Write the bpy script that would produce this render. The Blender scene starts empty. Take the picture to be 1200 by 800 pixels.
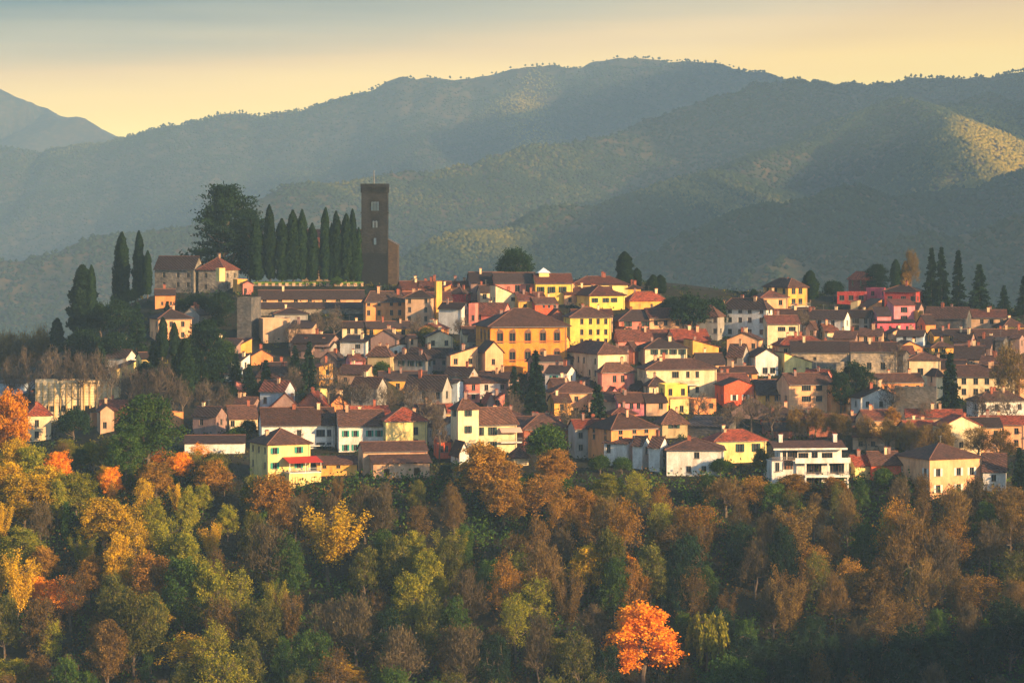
import bpy, math, random
import numpy as np

# ------------------------------------------------------------------ camera, light, exposure
F = 3500.0          # focal length in pixels of a 1200 px wide picture
HZ = 250.0          # picture row of the horizon
CZ = 100.0          # camera height
R_ = math.radians
S = bpy.context.scene
COL = S.collection
cam = bpy.data.objects.new("camera", bpy.data.cameras.new("camera"))
COL.objects.link(cam)
cam.location = (0, 0, CZ)
cam.rotation_euler = (R_(90), 0, 0)
cam.data.sensor_width = 36.0
cam.data.lens = 36.0 * F / 1200.0
cam.data.shift_y = -(400.0 - HZ) / 1200.0
cam.data.clip_start = 1.0
cam.data.clip_end = 60000.0
S.camera = cam

SUN_AZ, SUN_EL = 54.0, 13.0       # degrees to the right of straight behind the camera, degrees up
S.world = bpy.data.worlds.new("World")
S.world.use_nodes = True
wn, wl = S.world.node_tree.nodes, S.world.node_tree.links
wn.clear()
w_out = wn.new("ShaderNodeOutputWorld")
w_bg = wn.new("ShaderNodeBackground")
w_sky = wn.new("ShaderNodeTexSky")
w_sky.sky_type = "NISHITA"
w_sky.sun_disc = False
w_sky.sun_elevation = R_(SUN_EL)
w_sky.sun_rotation = R_(180.0 - SUN_AZ)
w_sky.air_density = 1.0
w_sky.dust_density = 0.6
w_sky.ozone_density = 2.5
w_bg.inputs["Strength"].default_value = 0.12
# evening glow low over the horizon under a thin high veil of grey cloud
w_tc = wn.new("ShaderNodeTexCoord")
w_sep = wn.new("ShaderNodeSeparateXYZ")
wl.new(w_tc.outputs["Generated"], w_sep.inputs[0])
w_map = wn.new("ShaderNodeMapping")
w_map.inputs["Scale"].default_value = (2.2, 2.2, 40.0)
wl.new(w_tc.outputs["Generated"], w_map.inputs[0])
w_noise = wn.new("ShaderNodeTexNoise")
w_noise.inputs["Scale"].default_value = 2.0
w_noise.inputs["Detail"].default_value = 4.0
wl.new(w_map.outputs[0], w_noise.inputs["Vector"])
w_m1 = wn.new("ShaderNodeMath"); w_m1.operation = "MULTIPLY_ADD"
wl.new(w_noise.outputs["Fac"], w_m1.inputs[0])
w_m1.inputs[1].default_value = 0.022
wl.new(w_sep.outputs["Z"], w_m1.inputs[2])
w_mx = wn.new("ShaderNodeMath"); w_mx.operation = "MULTIPLY_ADD"     # the veil hangs a little higher to the right
wl.new(w_sep.outputs["X"], w_mx.inputs[0])
w_mx.inputs[1].default_value = -0.065
wl.new(w_m1.outputs[0], w_mx.inputs[2])
w_mr = wn.new("ShaderNodeMapRange")
wl.new(w_mx.outputs[0], w_mr.inputs["Value"])
w_mr.inputs["From Min"].default_value = 0.0
w_mr.inputs["From Max"].default_value = 0.16
w_ramp = wn.new("ShaderNodeValToRGB")
wl.new(w_mr.outputs[0], w_ramp.inputs[0])
SKY_K = 6.6
def lin(c):
    return tuple(((v / 255.0) / 12.92 if v / 255.0 <= 0.04045 else ((v / 255.0 + 0.055) / 1.055) ** 2.4) for v in c)
stops = [(0.0, (255, 234, 126)), (0.22, (255, 224, 116)), (0.35, (250, 204, 104)), (0.44, (218, 174, 104)), (0.50, (160, 140, 104)), (0.57, (40, 58, 66)), (0.85, (30, 64, 88))]
el = w_ramp.color_ramp.elements
for i, (p, c) in enumerate(stops):
    e = el[i] if i < 2 else el.new(p)
    e.position = p
    e.color = (*lin(c), 1)
w_sc = wn.new("ShaderNodeVectorMath"); w_sc.operation = "SCALE"
wl.new(w_ramp.outputs["Color"], w_sc.inputs[0])
w_sc.inputs["Scale"].default_value = SKY_K
w_fac = wn.new("ShaderNodeMapRange")
wl.new(w_sep.outputs["Z"], w_fac.inputs["Value"])
w_fac.inputs["From Min"].default_value = 0.078
w_fac.inputs["From Max"].default_value = 0.10
w_mix = wn.new("ShaderNodeMix"); w_mix.data_type = "RGBA"
wl.new(w_fac.outputs[0], w_mix.inputs[0])
wl.new(w_sc.outputs[0], w_mix.inputs[6])
wl.new(w_sky.outputs["Color"], w_mix.inputs[7])
wl.new(w_mix.outputs[2], w_bg.inputs["Color"])
wl.new(w_bg.outputs[0], w_out.inputs["Surface"])

sun = bpy.data.objects.new("sun", bpy.data.lights.new("sun", "SUN"))
COL.objects.link(sun)
sun.data.energy = 5.0
sun.data.angle = R_(0.5)
sun.data.color = (1.0, 0.66, 0.33)
sun.rotation_euler = (R_(90 - SUN_EL), 0, R_(SUN_AZ))   # shines from the right, a little behind the camera
S.view_settings.view_transform = "Standard"
S.view_settings.look = "None"
S.view_settings.gamma = 1.0
S.view_settings.use_curve_mapping = False
S.view_settings.exposure = 1.55
S.cycles.max_bounces = 5
S.cycles.diffuse_bounces = 2
S.cycles.glossy_bounces = 2
S.cycles.transparent_max_bounces = 6
S.cycles.volume_bounces = 0
S.cycles.use_denoising = True

HAZE_DENSITY = 1.0 / 9200.0

# ------------------------------------------------------------------ helpers
rnd = random.Random(7)
nr = np.random.default_rng(7)

def tag(o, label=None, cat=None, group=None, kind=None):
    if label: o["label"] = label
    if cat: o["category"] = cat
    if group: o["group"] = group
    if kind: o["kind"] = kind
    return o

def link(name, data, parent=None, loc=None, rz=None):
    o = bpy.data.objects.new(name, data)
    COL.objects.link(o)
    if parent is not None: o.parent = parent
    if loc is not None: o.location = loc
    if rz is not None: o.rotation_euler = (0, 0, rz)
    return o

class MB:
    """collects polygons; build() makes one mesh"""
    def __init__(s): s.v, s.f, s.m = [], [], []
    def poly(s, pts, m=0):
        n = len(s.v); s.v.extend(pts); s.f.append(tuple(range(n, n + len(pts)))); s.m.append(m)
    def box(s, x0, x1, y0, y1, z0, z1, m=0):
        n = len(s.v)
        s.v.extend([(x0,y0,z0),(x1,y0,z0),(x1,y1,z0),(x0,y1,z0),(x0,y0,z1),(x1,y0,z1),(x1,y1,z1),(x0,y1,z1)])
        for q in ((0,3,2,1),(4,5,6,7),(0,1,5,4),(1,2,6,5),(2,3,7,6),(3,0,4,7)):
            s.f.append(tuple(n + i for i in q)); s.m.append(m)
    def tube(s, pts, rad, k=6, m=0):
        n0 = len(s.v)
        pts = [np.array(p, float) for p in pts]
        for i, p in enumerate(pts):
            d = pts[min(i + 1, len(pts) - 1)] - pts[max(i - 1, 0)]
            d = d / (np.linalg.norm(d) + 1e-9)
            a = np.cross(d, (0.3, 0.9, 0.1) if abs(d[2]) > 0.9 else (0, 0, 1.0)); a /= np.linalg.norm(a) + 1e-9
            b = np.cross(d, a)
            for j in range(k):
                t = 2 * math.pi * j / k
                s.v.append(tuple(p + (a * math.cos(t) + b * math.sin(t)) * rad[i]))
        for i in range(len(pts) - 1):
            for j in range(k):
                s.f.append((n0 + i*k + j, n0 + i*k + (j+1) % k, n0 + (i+1)*k + (j+1) % k, n0 + (i+1)*k + j)); s.m.append(m)
    def mesh(s, name, mats):
        me = bpy.data.meshes.new(name)
        me.from_pydata(s.v, [], s.f)
        for mt in mats: me.materials.append(mt)
        if len(mats) > 1: me.polygons.foreach_set("material_index", s.m)
        me.update()
        return me
    def build(s, name, mats, parent=None, loc=None, rz=None):
        if not isinstance(mats, (list, tuple)): mats = [mats]
        return link(name, s.mesh(name, mats), parent, loc, rz)

def arr_mesh(name, V, Fc, mat, tone=None, smooth=False):
    """mesh from numpy arrays of vertices and equal-sided faces"""
    me = bpy.data.meshes.new(name)
    V = np.asarray(V, np.float32); Fc = np.asarray(Fc, np.int32)
    k = Fc.shape[1]
    me.vertices.add(len(V)); me.vertices.foreach_set("co", V.ravel())
    me.loops.add(Fc.size); me.loops.foreach_set("vertex_index", Fc.ravel())
    me.polygons.add(len(Fc)); me.polygons.foreach_set("loop_start", np.arange(0, Fc.size, k, dtype=np.int32))
    me.polygons.foreach_set("loop_total", np.full(len(Fc), k, np.int32))
    if smooth: me.polygons.foreach_set("use_smooth", np.ones(len(Fc), bool))
    if mat: me.materials.append(mat)
    if tone is not None:
        at_ = me.attributes.new("tone", "FLOAT", "FACE")
        at_.data.foreach_set("value", np.asarray(tone, np.float32))
    me.update(calc_edges=True)
    return me

# ------------------------------------------------------------------ materials
def new_mat(name):
    m = bpy.data.materials.new(name); m.use_nodes = True
    nt = m.node_tree; b = nt.nodes["Principled BSDF"]
    b.inputs["Specular IOR Level"].default_value = 0.12
    return m, nt.nodes, nt.links, b

def rgba(c): return (*lin(c), 1)

def noise(n, l, scale, detail=3, vec=None, rough=0.55):
    t = n.new("ShaderNodeTexNoise"); t.inputs["Scale"].default_value = scale
    t.inputs["Detail"].default_value = detail; t.inputs["Roughness"].default_value = rough
    if vec is not None: l.new(vec, t.inputs["Vector"])
    return t

def mixc(n, l, fac, a, b, typ="MIX"):
    m = n.new("ShaderNodeMix"); m.data_type = "RGBA"; m.blend_type = typ
    for sock, val in ((0, fac), (6, a), (7, b)):
        if hasattr(val, "links"): l.new(val, m.inputs[sock])
        else: m.inputs[sock].default_value = val
    return m.outputs[2]

def ramp(n, l, fac, lo, hi):
    r = n.new("ShaderNodeMapRange"); r.inputs["From Min"].default_value = lo; r.inputs["From Max"].default_value = hi
    l.new(fac, r.inputs["Value"]); return r.outputs[0]

_mc = {}
def plaster(c, worn=0.5):
    key = ("pl", c, worn)
    if key in _mc: return _mc[key]
    m, n, l, b = new_mat("plaster")
    tc = n.new("ShaderNodeTexCoord")
    mp = n.new("ShaderNodeMapping"); mp.inputs["Scale"].default_value = (1, 1, 0.35)
    l.new(tc.outputs["Object"], mp.inputs[0])
    big = noise(n, l, 0.5, 5, mp.outputs[0], 0.7)
    small = noise(n, l, 3.0, 4, tc.outputs["Object"])
    base = rgba(c)
    dark = tuple(v * k_ for v, k_ in zip(lin(c), (0.52, 0.46, 0.42))) + (1,)
    grey = rgba((150, 138, 122))
    c1 = mixc(n, l, ramp(n, l, big.outputs["Fac"], 0.42, 0.72), base, dark)
    mul = n.new("ShaderNodeMath"); mul.operation = "MULTIPLY"; mul.inputs[1].default_value = worn
    l.new(ramp(n, l, small.outputs["Fac"], 0.48, 0.72), mul.inputs[0])
    c2 = mixc(n, l, mul.outputs[0], c1, grey)
    l.new(c2, b.inputs["Base Color"])
    b.inputs["Roughness"].default_value = 0.9
    bp = n.new("ShaderNodeBump"); bp.inputs["Strength"].default_value = 0.3; bp.inputs["Distance"].default_value = 0.05
    l.new(small.outputs["Fac"], bp.inputs["Height"]); l.new(bp.outputs[0], b.inputs["Normal"])
    _mc[key] = m; return m

def stone(c, c2=None, sc=1.0):
    key = ("st", c, c2, sc)
    if key in _mc: return _mc[key]
    m, n, l, b = new_mat("stone")
    tc = n.new("ShaderNodeTexCoord")
    mp = n.new("ShaderNodeMapping"); mp.inputs["Rotation"].default_value = (0, 0, 0); mp.inputs["Scale"].default_value = (1.3*sc, 1.3*sc, 2.2*sc)
    l.new(tc.outputs["Object"], mp.inputs[0])
    vo = n.new("ShaderNodeTexVoronoi"); vo.inputs["Scale"].default_value = 1.0
    l.new(mp.outputs[0], vo.inputs["Vector"])
    big = noise(n, l, 0.25, 5, tc.outputs["Object"], 0.7)
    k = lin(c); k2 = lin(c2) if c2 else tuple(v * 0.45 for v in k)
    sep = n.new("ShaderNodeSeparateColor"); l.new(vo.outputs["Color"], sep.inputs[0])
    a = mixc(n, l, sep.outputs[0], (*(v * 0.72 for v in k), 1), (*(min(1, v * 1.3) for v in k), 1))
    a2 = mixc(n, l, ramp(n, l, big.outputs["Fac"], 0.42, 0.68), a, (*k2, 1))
    l.new(a2, b.inputs["Base Color"]); b.inputs["Roughness"].default_value = 0.95
    bp = n.new("ShaderNodeBump"); bp.inputs["Strength"].default_value = 0.6; bp.inputs["Distance"].default_value = 0.15
    l.new(vo.outputs["Distance"], bp.inputs["Height"]); l.new(bp.outputs[0], b.inputs["Normal"])
    _mc[key] = m; return m

def tiles(c):
    key = ("ti", c)
    if key in _mc: return _mc[key]
    m, n, l, b = new_mat("roof_tiles")
    tc = n.new("ShaderNodeTexCoord"); oi = n.new("ShaderNodeObjectInfo")
    ad = n.new("ShaderNodeVectorMath"); ad.operation = "ADD"
    l.new(tc.outputs["Object"], ad.inputs[0])
    cmb = n.new("ShaderNodeCombineXYZ"); sc = n.new("ShaderNodeMath"); sc.operation = "MULTIPLY"; sc.inputs[1].default_value = 90
    l.new(oi.outputs["Random"], sc.inputs[0]); l.new(sc.outputs[0], cmb.inputs[0]); l.new(cmb.outputs[0], ad.inputs[1])
    big = noise(n, l, 0.4, 5, ad.outputs[0], 0.7)
    vo = n.new("ShaderNodeTexVoronoi"); vo.inputs["Scale"].default_value = 2.6
    l.new(ad.outputs[0], vo.inputs["Vector"])
    sep = n.new("ShaderNodeSeparateColor"); l.new(vo.outputs["Color"], sep.inputs[0])
    k = lin(c)
    a = mixc(n, l, sep.outputs[0], (*(v * 0.6 for v in k), 1), (*(min(1, v * 1.5) for v in k), 1))
    mossy = mixc(n, l, ramp(n, l, big.outputs["Fac"], 0.50, 0.70), a, rgba((60, 46, 40)))
    hs = n.new("ShaderNodeHueSaturation")
    vr = n.new("ShaderNodeMapRange"); vr.inputs["To Min"].default_value = 0.7; vr.inputs["To Max"].default_value = 1.5
    l.new(oi.outputs["Random"], vr.inputs["Value"]); l.new(vr.outputs[0], hs.inputs["Value"])
    l.new(mossy, hs.inputs["Color"]); l.new(hs.outputs[0], b.inputs["Base Color"])
    b.inputs["Roughness"].default_value = 0.9
    wv = n.new("ShaderNodeTexWave"); wv.inputs["Scale"].default_value = 0.55; wv.bands_direction = "DIAGONAL"
    wv.inputs["Distortion"].default_value = 1.5; wv.inputs["Detail"].default_value = 2.0
    l.new(tc.outputs["Object"], wv.inputs["Vector"])
    l.new(mixc(n, l, ramp(n, l, wv.outputs["Fac"], -0.2, 1.6), hs.outputs[0], rgba((48, 36, 32))), b.inputs["Base Color"])
    bp = n.new("ShaderNodeBump"); bp.inputs["Strength"].default_value = 0.7; bp.inputs["Distance"].default_value = 0.12
    l.new(wv.outputs["Fac"], bp.inputs["Height"]); l.new(bp.outputs[0], b.inputs["Normal"])
    _mc[key] = m; return m

def paint(name, c, rough=0.7, metal=0.0):
    key = ("pa", c, rough, metal)
    if key in _mc: return _mc[key]
    m, n, l, b = new_mat(name)
    tc = n.new("ShaderNodeTexCoord"); nz = noise(n, l, 4.0, 3, tc.outputs["Object"])
    k = lin(c)
    l.new(mixc(n, l, nz.outputs["Fac"], (*(v * 0.75 for v in k), 1), (*(min(1, v * 1.2) for v in k), 1)), b.inputs["Base Color"])
    b.inputs["Roughness"].default_value = rough; b.inputs["Metallic"].default_value = metal
    _mc[key] = m; return m

def foliage(name, a, b_, c_=None, transl=0.3, var=0.12):
    """leaf material: TONE picks between two or three leaf colours, each tree a little different"""
    key = ("fo", name)
    if key in _mc: return _mc[key]
    m = bpy.data.materials.new(name); m.use_nodes = True
    n, l = m.node_tree.nodes, m.node_tree.links; n.clear()
    out = n.new("ShaderNodeOutputMaterial")
    at_ = n.new("ShaderNodeAttribute"); at_.attribute_name = "tone"
    cr = n.new("ShaderNodeValToRGB"); l.new(at_.outputs["Fac"], cr.inputs[0])
    cr.color_ramp.elements[0].color = rgba(a); cr.color_ramp.elements[1].color = rgba(b_)
    if c_:
        e = cr.color_ramp.elements.new(0.5); e.color = rgba(b_); cr.color_ramp.elements[2].color = rgba(c_)
    oi = n.new("ShaderNodeObjectInfo")
    hs = n.new("ShaderNodeHueSaturation")
    h = n.new("ShaderNodeMapRange"); h.inputs["To Min"].default_value = 0.5 - var * 0.02; h.inputs["To Max"].default_value = 0.5 + var * 0.06
    v = n.new("ShaderNodeMapRange"); v.inputs["To Min"].default_value = 1 - var * 2; v.inputs["To Max"].default_value = 1 + var * 2
    fr = n.new("ShaderNodeMath"); fr.operation = "FRACT"; mu = n.new("ShaderNodeMath"); mu.operation = "MULTIPLY"; mu.inputs[1].default_value = 7.31
    l.new(oi.outputs["Random"], h.inputs["Value"]); l.new(oi.outputs["Random"], mu.inputs[0]); l.new(mu.outputs[0], fr.inputs[0]); l.new(fr.outputs[0], v.inputs["Value"])
    l.new(h.outputs[0], hs.inputs["Hue"]); l.new(v.outputs[0], hs.inputs["Value"]); l.new(cr.outputs[0], hs.inputs["Color"])
    d = n.new("ShaderNodeBsdfDiffuse"); t = n.new("ShaderNodeBsdfTranslucent"); mx = n.new("ShaderNodeMixShader")
    mx.inputs[0].default_value = transl
    l.new(hs.outputs[0], d.inputs["Color"]); l.new(hs.outputs[0], t.inputs["Color"])
    l.new(d.outputs[0], mx.inputs[1]); l.new(t.outputs[0], mx.inputs[2]); l.new(mx.outputs[0], out.inputs["Surface"])
    _mc[key] = m; return m

def ground_mat(name, a, b_, c_, s1=0.06, s2=0.8):
    m, n, l, b = new_mat(name)
    tc = n.new("ShaderNodeTexCoord")
    n1 = noise(n, l, s1, 5, tc.outputs["Object"], 0.65); n2 = noise(n, l, s2, 5, tc.outputs["Object"], 0.7)
    c1 = mixc(n, l, ramp(n, l, n1.outputs["Fac"], 0.38, 0.62), rgba(a), rgba(b_))
    c2 = mixc(n, l, ramp(n, l, n2.outputs["Fac"], 0.45, 0.7), c1, rgba(c_))
    l.new(c2, b.inputs["Base Color"]); b.inputs["Roughness"].default_value = 1.0
    bp = n.new("ShaderNodeBump"); bp.inputs["Strength"].default_value = 1.0; bp.inputs["Distance"].default_value = 1.0
    l.new(n2.outputs["Fac"], bp.inputs["Height"]); l.new(bp.outputs[0], b.inputs["Normal"])
    return m

# ------------------------------------------------------------------ terrain
PX = np.array([-900, -300, 0, 60, 90, 130, 170, 200, 240, 280, 470, 520, 560, 700, 800, 880, 1000, 1100, 1200, 1500, 2200], float)
PT = np.array([560, 470, 436, 420, 400, 366, 348, 344, 340, 335, 336, 336, 333, 331, 336, 346, 348, 353, 366, 420, 500], float)

def vnoise(x, y, seed=0, oct=4, gain=0.5):
    """smooth value noise in about -1..1"""
    x = np.asarray(x, float); y = np.asarray(y, float)
    tot = np.zeros(np.broadcast(x, y).shape); amp = 1.0; s = 0.0
    for o in range(oct):
        xi = np.floor(x).astype(np.int64); yi = np.floor(y).astype(np.int64)
        fx = x - xi; fy = y - yi; fx = fx*fx*(3 - 2*fx); fy = fy*fy*(3 - 2*fy)
        def hsh(a, b):
            h = (a * 374761393 + b * 668265263 + (seed + o) * 1274126177) & 0xFFFFFFFF
            h = ((h ^ (h >> 13)) * 1274126177) & 0xFFFFFFFF
            return ((h ^ (h >> 16)) & 0xFFFF) / 32767.5 - 1.0
        v = (hsh(xi, yi)*(1-fx) + hsh(xi+1, yi)*fx)*(1-fy) + (hsh(xi, yi+1)*(1-fx) + hsh(xi+1, yi+1)*fx)*fy
        tot = tot + v * amp; s += amp; amp *= gain; x = x * 2.03 + 11.3; y = y * 2.03 + 5.7
    return tot / s

def ground_z(X, Y):
    X = np.asarray(X, float); Y = np.asarray(Y, float)
    Yc = np.clip(Y, 700, 950)
    px = 600 + F * X / Yc
    yt = np.interp(px, PX, PT)
    yp = 565 - (565 - yt) * (Yc - 700) / 250.0
    z = CZ - (yp - HZ) * Yc / F
    z = z - np.clip(700 - Y, 0, 140) * 0.5                       # the wooded bank below the town
    z = z + np.clip((500 - Y) / 500.0, 0, 1.2) * 90              # the near side of the valley
    z = z + 116 * np.exp(-((X - 385) / 78.0)**2) * np.exp(-(np.clip(Y - 520, 0, 400) / 70.0)**2) * np.exp(-(np.clip(300 - Y, 0, 900) / 200.0)**2)   # an unseen spur added at right to shade the lower bank
    z = z - np.clip(Y - 1000, 0, 320) * 0.62                     # the back of the hill
    return z

def at(px, py, y0=585.0, y1=998.0):
    """the point of the hill seen at a picture position"""
    Y = np.arange(y0, y1, 0.5)
    X = (px - 600) * Y / F
    yy = HZ + F * (CZ - ground_z(X, Y)) / Y
    k = np.nonzero(yy <= py)[0]
    i = int(k[0]) if len(k) else len(Y) - 1
    return float(X[i]), float(Y[i]), float(ground_z(X[i], Y[i]))

def grid_mesh(name, Xg, Yg, Zg, mat):
    r, c = Xg.shape
    V = np.stack([Xg, Yg, Zg], -1).reshape(-1, 3)
    i = np.arange(r - 1)[:, None] * c + np.arange(c - 1)[None, :]
    Fq = np.stack([i, i + 1, i + c + 1, i + c], -1).reshape(-1, 4)
    return arr_mesh(name, V, Fq, mat, smooth=True)

gm = ground_mat("hillside_ground", (34, 40, 28), (54, 50, 34), (46, 38, 30))
ys = np.concatenate([np.linspace(-400, 560, 40), np.arange(565, 1010, 5.0), np.linspace(1015, 1420, 40)])
xs = np.concatenate([np.linspace(-1600, -260, 50), np.arange(-255, 256, 5.0), np.linspace(260, 1600, 50)])
Xg, Yg = np.meshgrid(xs, ys)
Zg = ground_z(Xg, Yg)
tag(link("hillside", grid_mesh("hillside", Xg, Yg, Zg, gm)), kind="structure")

# mountains: crest lines given as (picture x, picture y, distance)
RIDGES = [
    [(-500, 130, 9300), (-200, 100, 9300), (-60, 92, 9300), (0, 105, 9300), (25, 118, 9300), (55, 126, 9400), (62, 133, 9200), (90, 134, 9150), (112, 146, 9100), (130, 157, 9050), (200, 215, 9000)],
    [(-600, 190, 7200), (-200, 178, 7200), (0, 174, 7200), (45, 174, 7200), (65, 166, 7200), (112, 163, 7200), (130, 159, 7200), (165, 150, 7200), (200, 143, 7200), (260, 132, 7200), (305, 133, 7200), (350, 122, 7200), (385, 117, 7200), (415, 108, 7200), (450, 92, 7200), (475, 84, 7200), (525, 85, 7200), (555, 91, 7200), (600, 81, 7200), (650, 74, 7200), (700, 68, 7200), (760, 67, 7200), (820, 70, 7200), (870, 74, 7200), (920, 88, 7200), (960, 96, 7200), (1100, 110, 7200), (1500, 130, 7200)],
    [(2300, 60, 6400), (1700, 66, 6200), (1400, 72, 5800), (1200, 79, 5600), (1100, 84, 5600), (1035, 91, 5600), (975, 97, 5400), (930, 99, 5200), (875, 97, 5000), (815, 119, 4900), (750, 137, 4800), (685, 157, 4700), (600, 174, 4600), (500, 192, 4500), (400, 204, 4400), (320, 218, 4300), (200, 262, 4200), (0, 300, 4100), (-400, 340, 4100)],
    [(1900, 96, 5400), (1400, 108, 4900), (1240, 112, 4800), (1150, 108, 4700), (1085, 117, 4500), (1040, 124, 4400), (980, 150, 4300), (900, 185, 4100), (825, 210, 3900), (725, 224, 3700), (650, 236, 3600), (600, 262, 3500), (450, 300, 3300)],
    [(1040, 122, 4400), (1062, 118, 4350), (1085, 124, 4250), (1108, 142, 4100), (1128, 172, 3900), (1150, 208, 3700)],
    [(1500, 160, 4000), (1280, 196, 3700), (1200, 207, 3550), (1130, 212, 3450), (1060, 217, 3350), (940, 238, 3150), (800, 275, 2950)],
    [(1500, 230, 3000), (1200, 262, 2800), (1050, 280, 2700), (900, 320, 2600)],
]
def ridge_pts(r):
    return np.array([((x - 600) * d / F, d, CZ + (HZ - y) * d / F) for x, y, d in r])

def mountain_z(X, Y):
    z = np.full(X.shape, -1e9)
    wx = vnoise(X / 420, Y / 420, 3, 4) * 90; wy = vnoise(X / 420, Y / 420, 9, 4) * 90
    for r in RIDGES:
        P = ridge_pts(r)
        best = np.full(X.shape, 1e12); zc = np.zeros(X.shape)
        for a, b in zip(P[:-1], P[1:]):
            d = b[:2] - a[:2]; L = d @ d
            t = np.clip(((X - a[0]) * d[0] + (Y - a[1]) * d[1]) / L, 0, 1)
            q = (X - a[0] - t * d[0])**2 + (Y - a[1] - t * d[1])**2
            m = q < best
            best = np.where(m, q, best); zc = np.where(m, a[2] + t * (b[2] - a[2]), zc)
        dist = np.sqrt(best)
        w = np.clip(dist / 250, 0, 1)
        dd = np.maximum(0, dist + w * 0.5 * (wx + wy))
        sl = zc - 0.40 * dd - 0.06 * np.minimum(dd, 200)
        z = np.maximum(z, sl)
    gul = np.abs(vnoise(X / 260, Y / 260, 21, 4))
    z = z - 34 * (1 - gul) ** 2 * np.clip((vnoise(X / 900, Y / 900, 5, 2) + 1), 0.3, 1) + 20
    z = z + vnoise(X / 70, Y / 70, 33, 3) * 5
    return np.maximum(z, -120 + vnoise(X / 300, Y / 300, 8, 3) * 30)

mm = ground_mat("mountain_wood", (38, 46, 30), (62, 58, 36), (96, 74, 42), 0.004, 0.05)
ppx = np.arange(-700, 1905, 4.0)
pd = 1400 * (9600 / 1400) ** np.linspace(0, 1, 420)
PPX, PD = np.meshgrid(ppx, pd)
MX = (PPX - 600) * PD / F; MY = PD
MZ = mountain_z(MX, MY)
MZ = np.where(MY < 1500, -106.0 + 0 * MZ, MZ)
tag(link("mountains", grid_mesh("mountains", MX, MY, MZ, mm)), kind="structure")
# ------------------------------------------------------------------ houses
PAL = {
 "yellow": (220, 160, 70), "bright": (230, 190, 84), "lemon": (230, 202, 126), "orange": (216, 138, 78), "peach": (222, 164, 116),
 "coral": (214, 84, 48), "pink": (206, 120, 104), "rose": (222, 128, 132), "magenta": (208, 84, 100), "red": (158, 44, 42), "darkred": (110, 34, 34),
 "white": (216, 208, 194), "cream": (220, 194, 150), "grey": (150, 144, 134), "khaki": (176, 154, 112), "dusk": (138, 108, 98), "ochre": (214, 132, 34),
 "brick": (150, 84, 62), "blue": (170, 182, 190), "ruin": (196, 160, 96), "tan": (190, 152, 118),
}
ROOF = {"brown": (86, 58, 46), "dark": (56, 44, 40), "red": (146, 66, 42), "rust": (108, 60, 44), "grey": (70, 64, 62)}
WHITE_FRAME = paint("window_frame", (112, 102, 90))
WOOD_FRAME = paint("window_wood", (92, 66, 48))
GLASS = paint("window_glass", (26, 34, 40), 0.12); GLASS.node_tree.nodes["Principled BSDF"].inputs["Specular IOR Level"].default_value = 0.5
GREEN_SH = paint("shutter_green", (44, 128, 108)); DARK_SH = paint("shutter_dark", (40, 62, 56)); BROWN_SH = paint("shutter_brown", (96, 62, 44)); WHITE_SH = paint("shutter_white", (206, 196, 178))
SHUT = {"green": GREEN_SH, "dark": DARK_SH, "brown": BROWN_SH, "white": WHITE_SH}
RIDGE_CAP = paint("ridge_tiles", (112, 76, 60), 0.9)
METAL = paint("grey_metal", (110, 110, 108), 0.5, 0.6)
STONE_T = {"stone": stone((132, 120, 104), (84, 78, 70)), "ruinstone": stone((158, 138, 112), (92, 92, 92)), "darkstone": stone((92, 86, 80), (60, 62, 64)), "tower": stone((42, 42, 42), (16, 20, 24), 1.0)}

_wm = {}
def window_mesh(w, h, style):
    """frame and pane, set into the reveal; origin bottom centre of the opening, facing -y"""
    key = (round(w, 1), round(h, 1), style)
    if key in _wm: return _wm[key]
    w, h = key[0], key[1]
    b = MB(); t = 0.07
    x0, x1 = -w / 2, w / 2
    b.box(x0, x0 + t, .10, .16, 0, h, 0); b.box(x1 - t, x1, .10, .16, 0, h, 0)
    b.box(x0 + t, x1 - t, .10, .16, h - t, h, 0); b.box(x0 + t, x1 - t, .10, .16, 0, t, 0)
    for q in range(1, max(2, round(w / 0.65))):
        xm = x0 + w * q / max(2, round(w / 0.65)); b.box(xm - .04, xm + .04, .10, .16, t, h - t, 0)
    b.box(x0 + .01, x1 - .01, .161, .20, .01, h - .01, 1)
    if style == "arch":
        n = 10; pts = [(w/2*1.25*math.cos(math.pi*i/n), -0.05, h + w/2*1.25*math.sin(math.pi*i/n)) for i in range(n + 1)]
        for i in range(n):
            b.poly([(0, -.05, h - .02), pts[i], pts[i + 1]][::-1], 2)
            a, c = pts[i], pts[i + 1]
            b.poly([a, c, (c[0], 0, c[2]), (a[0], 0, a[2])], 2)
        b.box(x0 - .22, x0 - .01, -.05, 0.02, 0, h, 2); b.box(x1 + .01, x1 + .22, -.05, 0.02, 0, h, 2)
    else:
        b.box(x0 - .12, x1 + .12, -.12, .10, -.10, -.002, 0)       # sill
    me = b.mesh("window", [WHITE_FRAME if style != "wood" else WOOD_FRAME, GLASS, paint("arch_surround", (118, 78, 54))])
    _wm[key] = me; return me
_sm = {}
def shutter_mesh(w, h, c):
    key = (round(w, 1), round(h, 1), c)
    if key not in _sm:
        b = MB(); b.box(0, key[0] / 2, -.07, -.01, 0, key[1], 0)
        for i in range(1, int(key[1] / .3)): b.box(.05, key[0] / 2 - .05, -.085, -.07, i * .3 - .05, i * .3, 0)
        _sm[key] = b.mesh("shutter", [SHUT[c]])
    return _sm[key]

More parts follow.
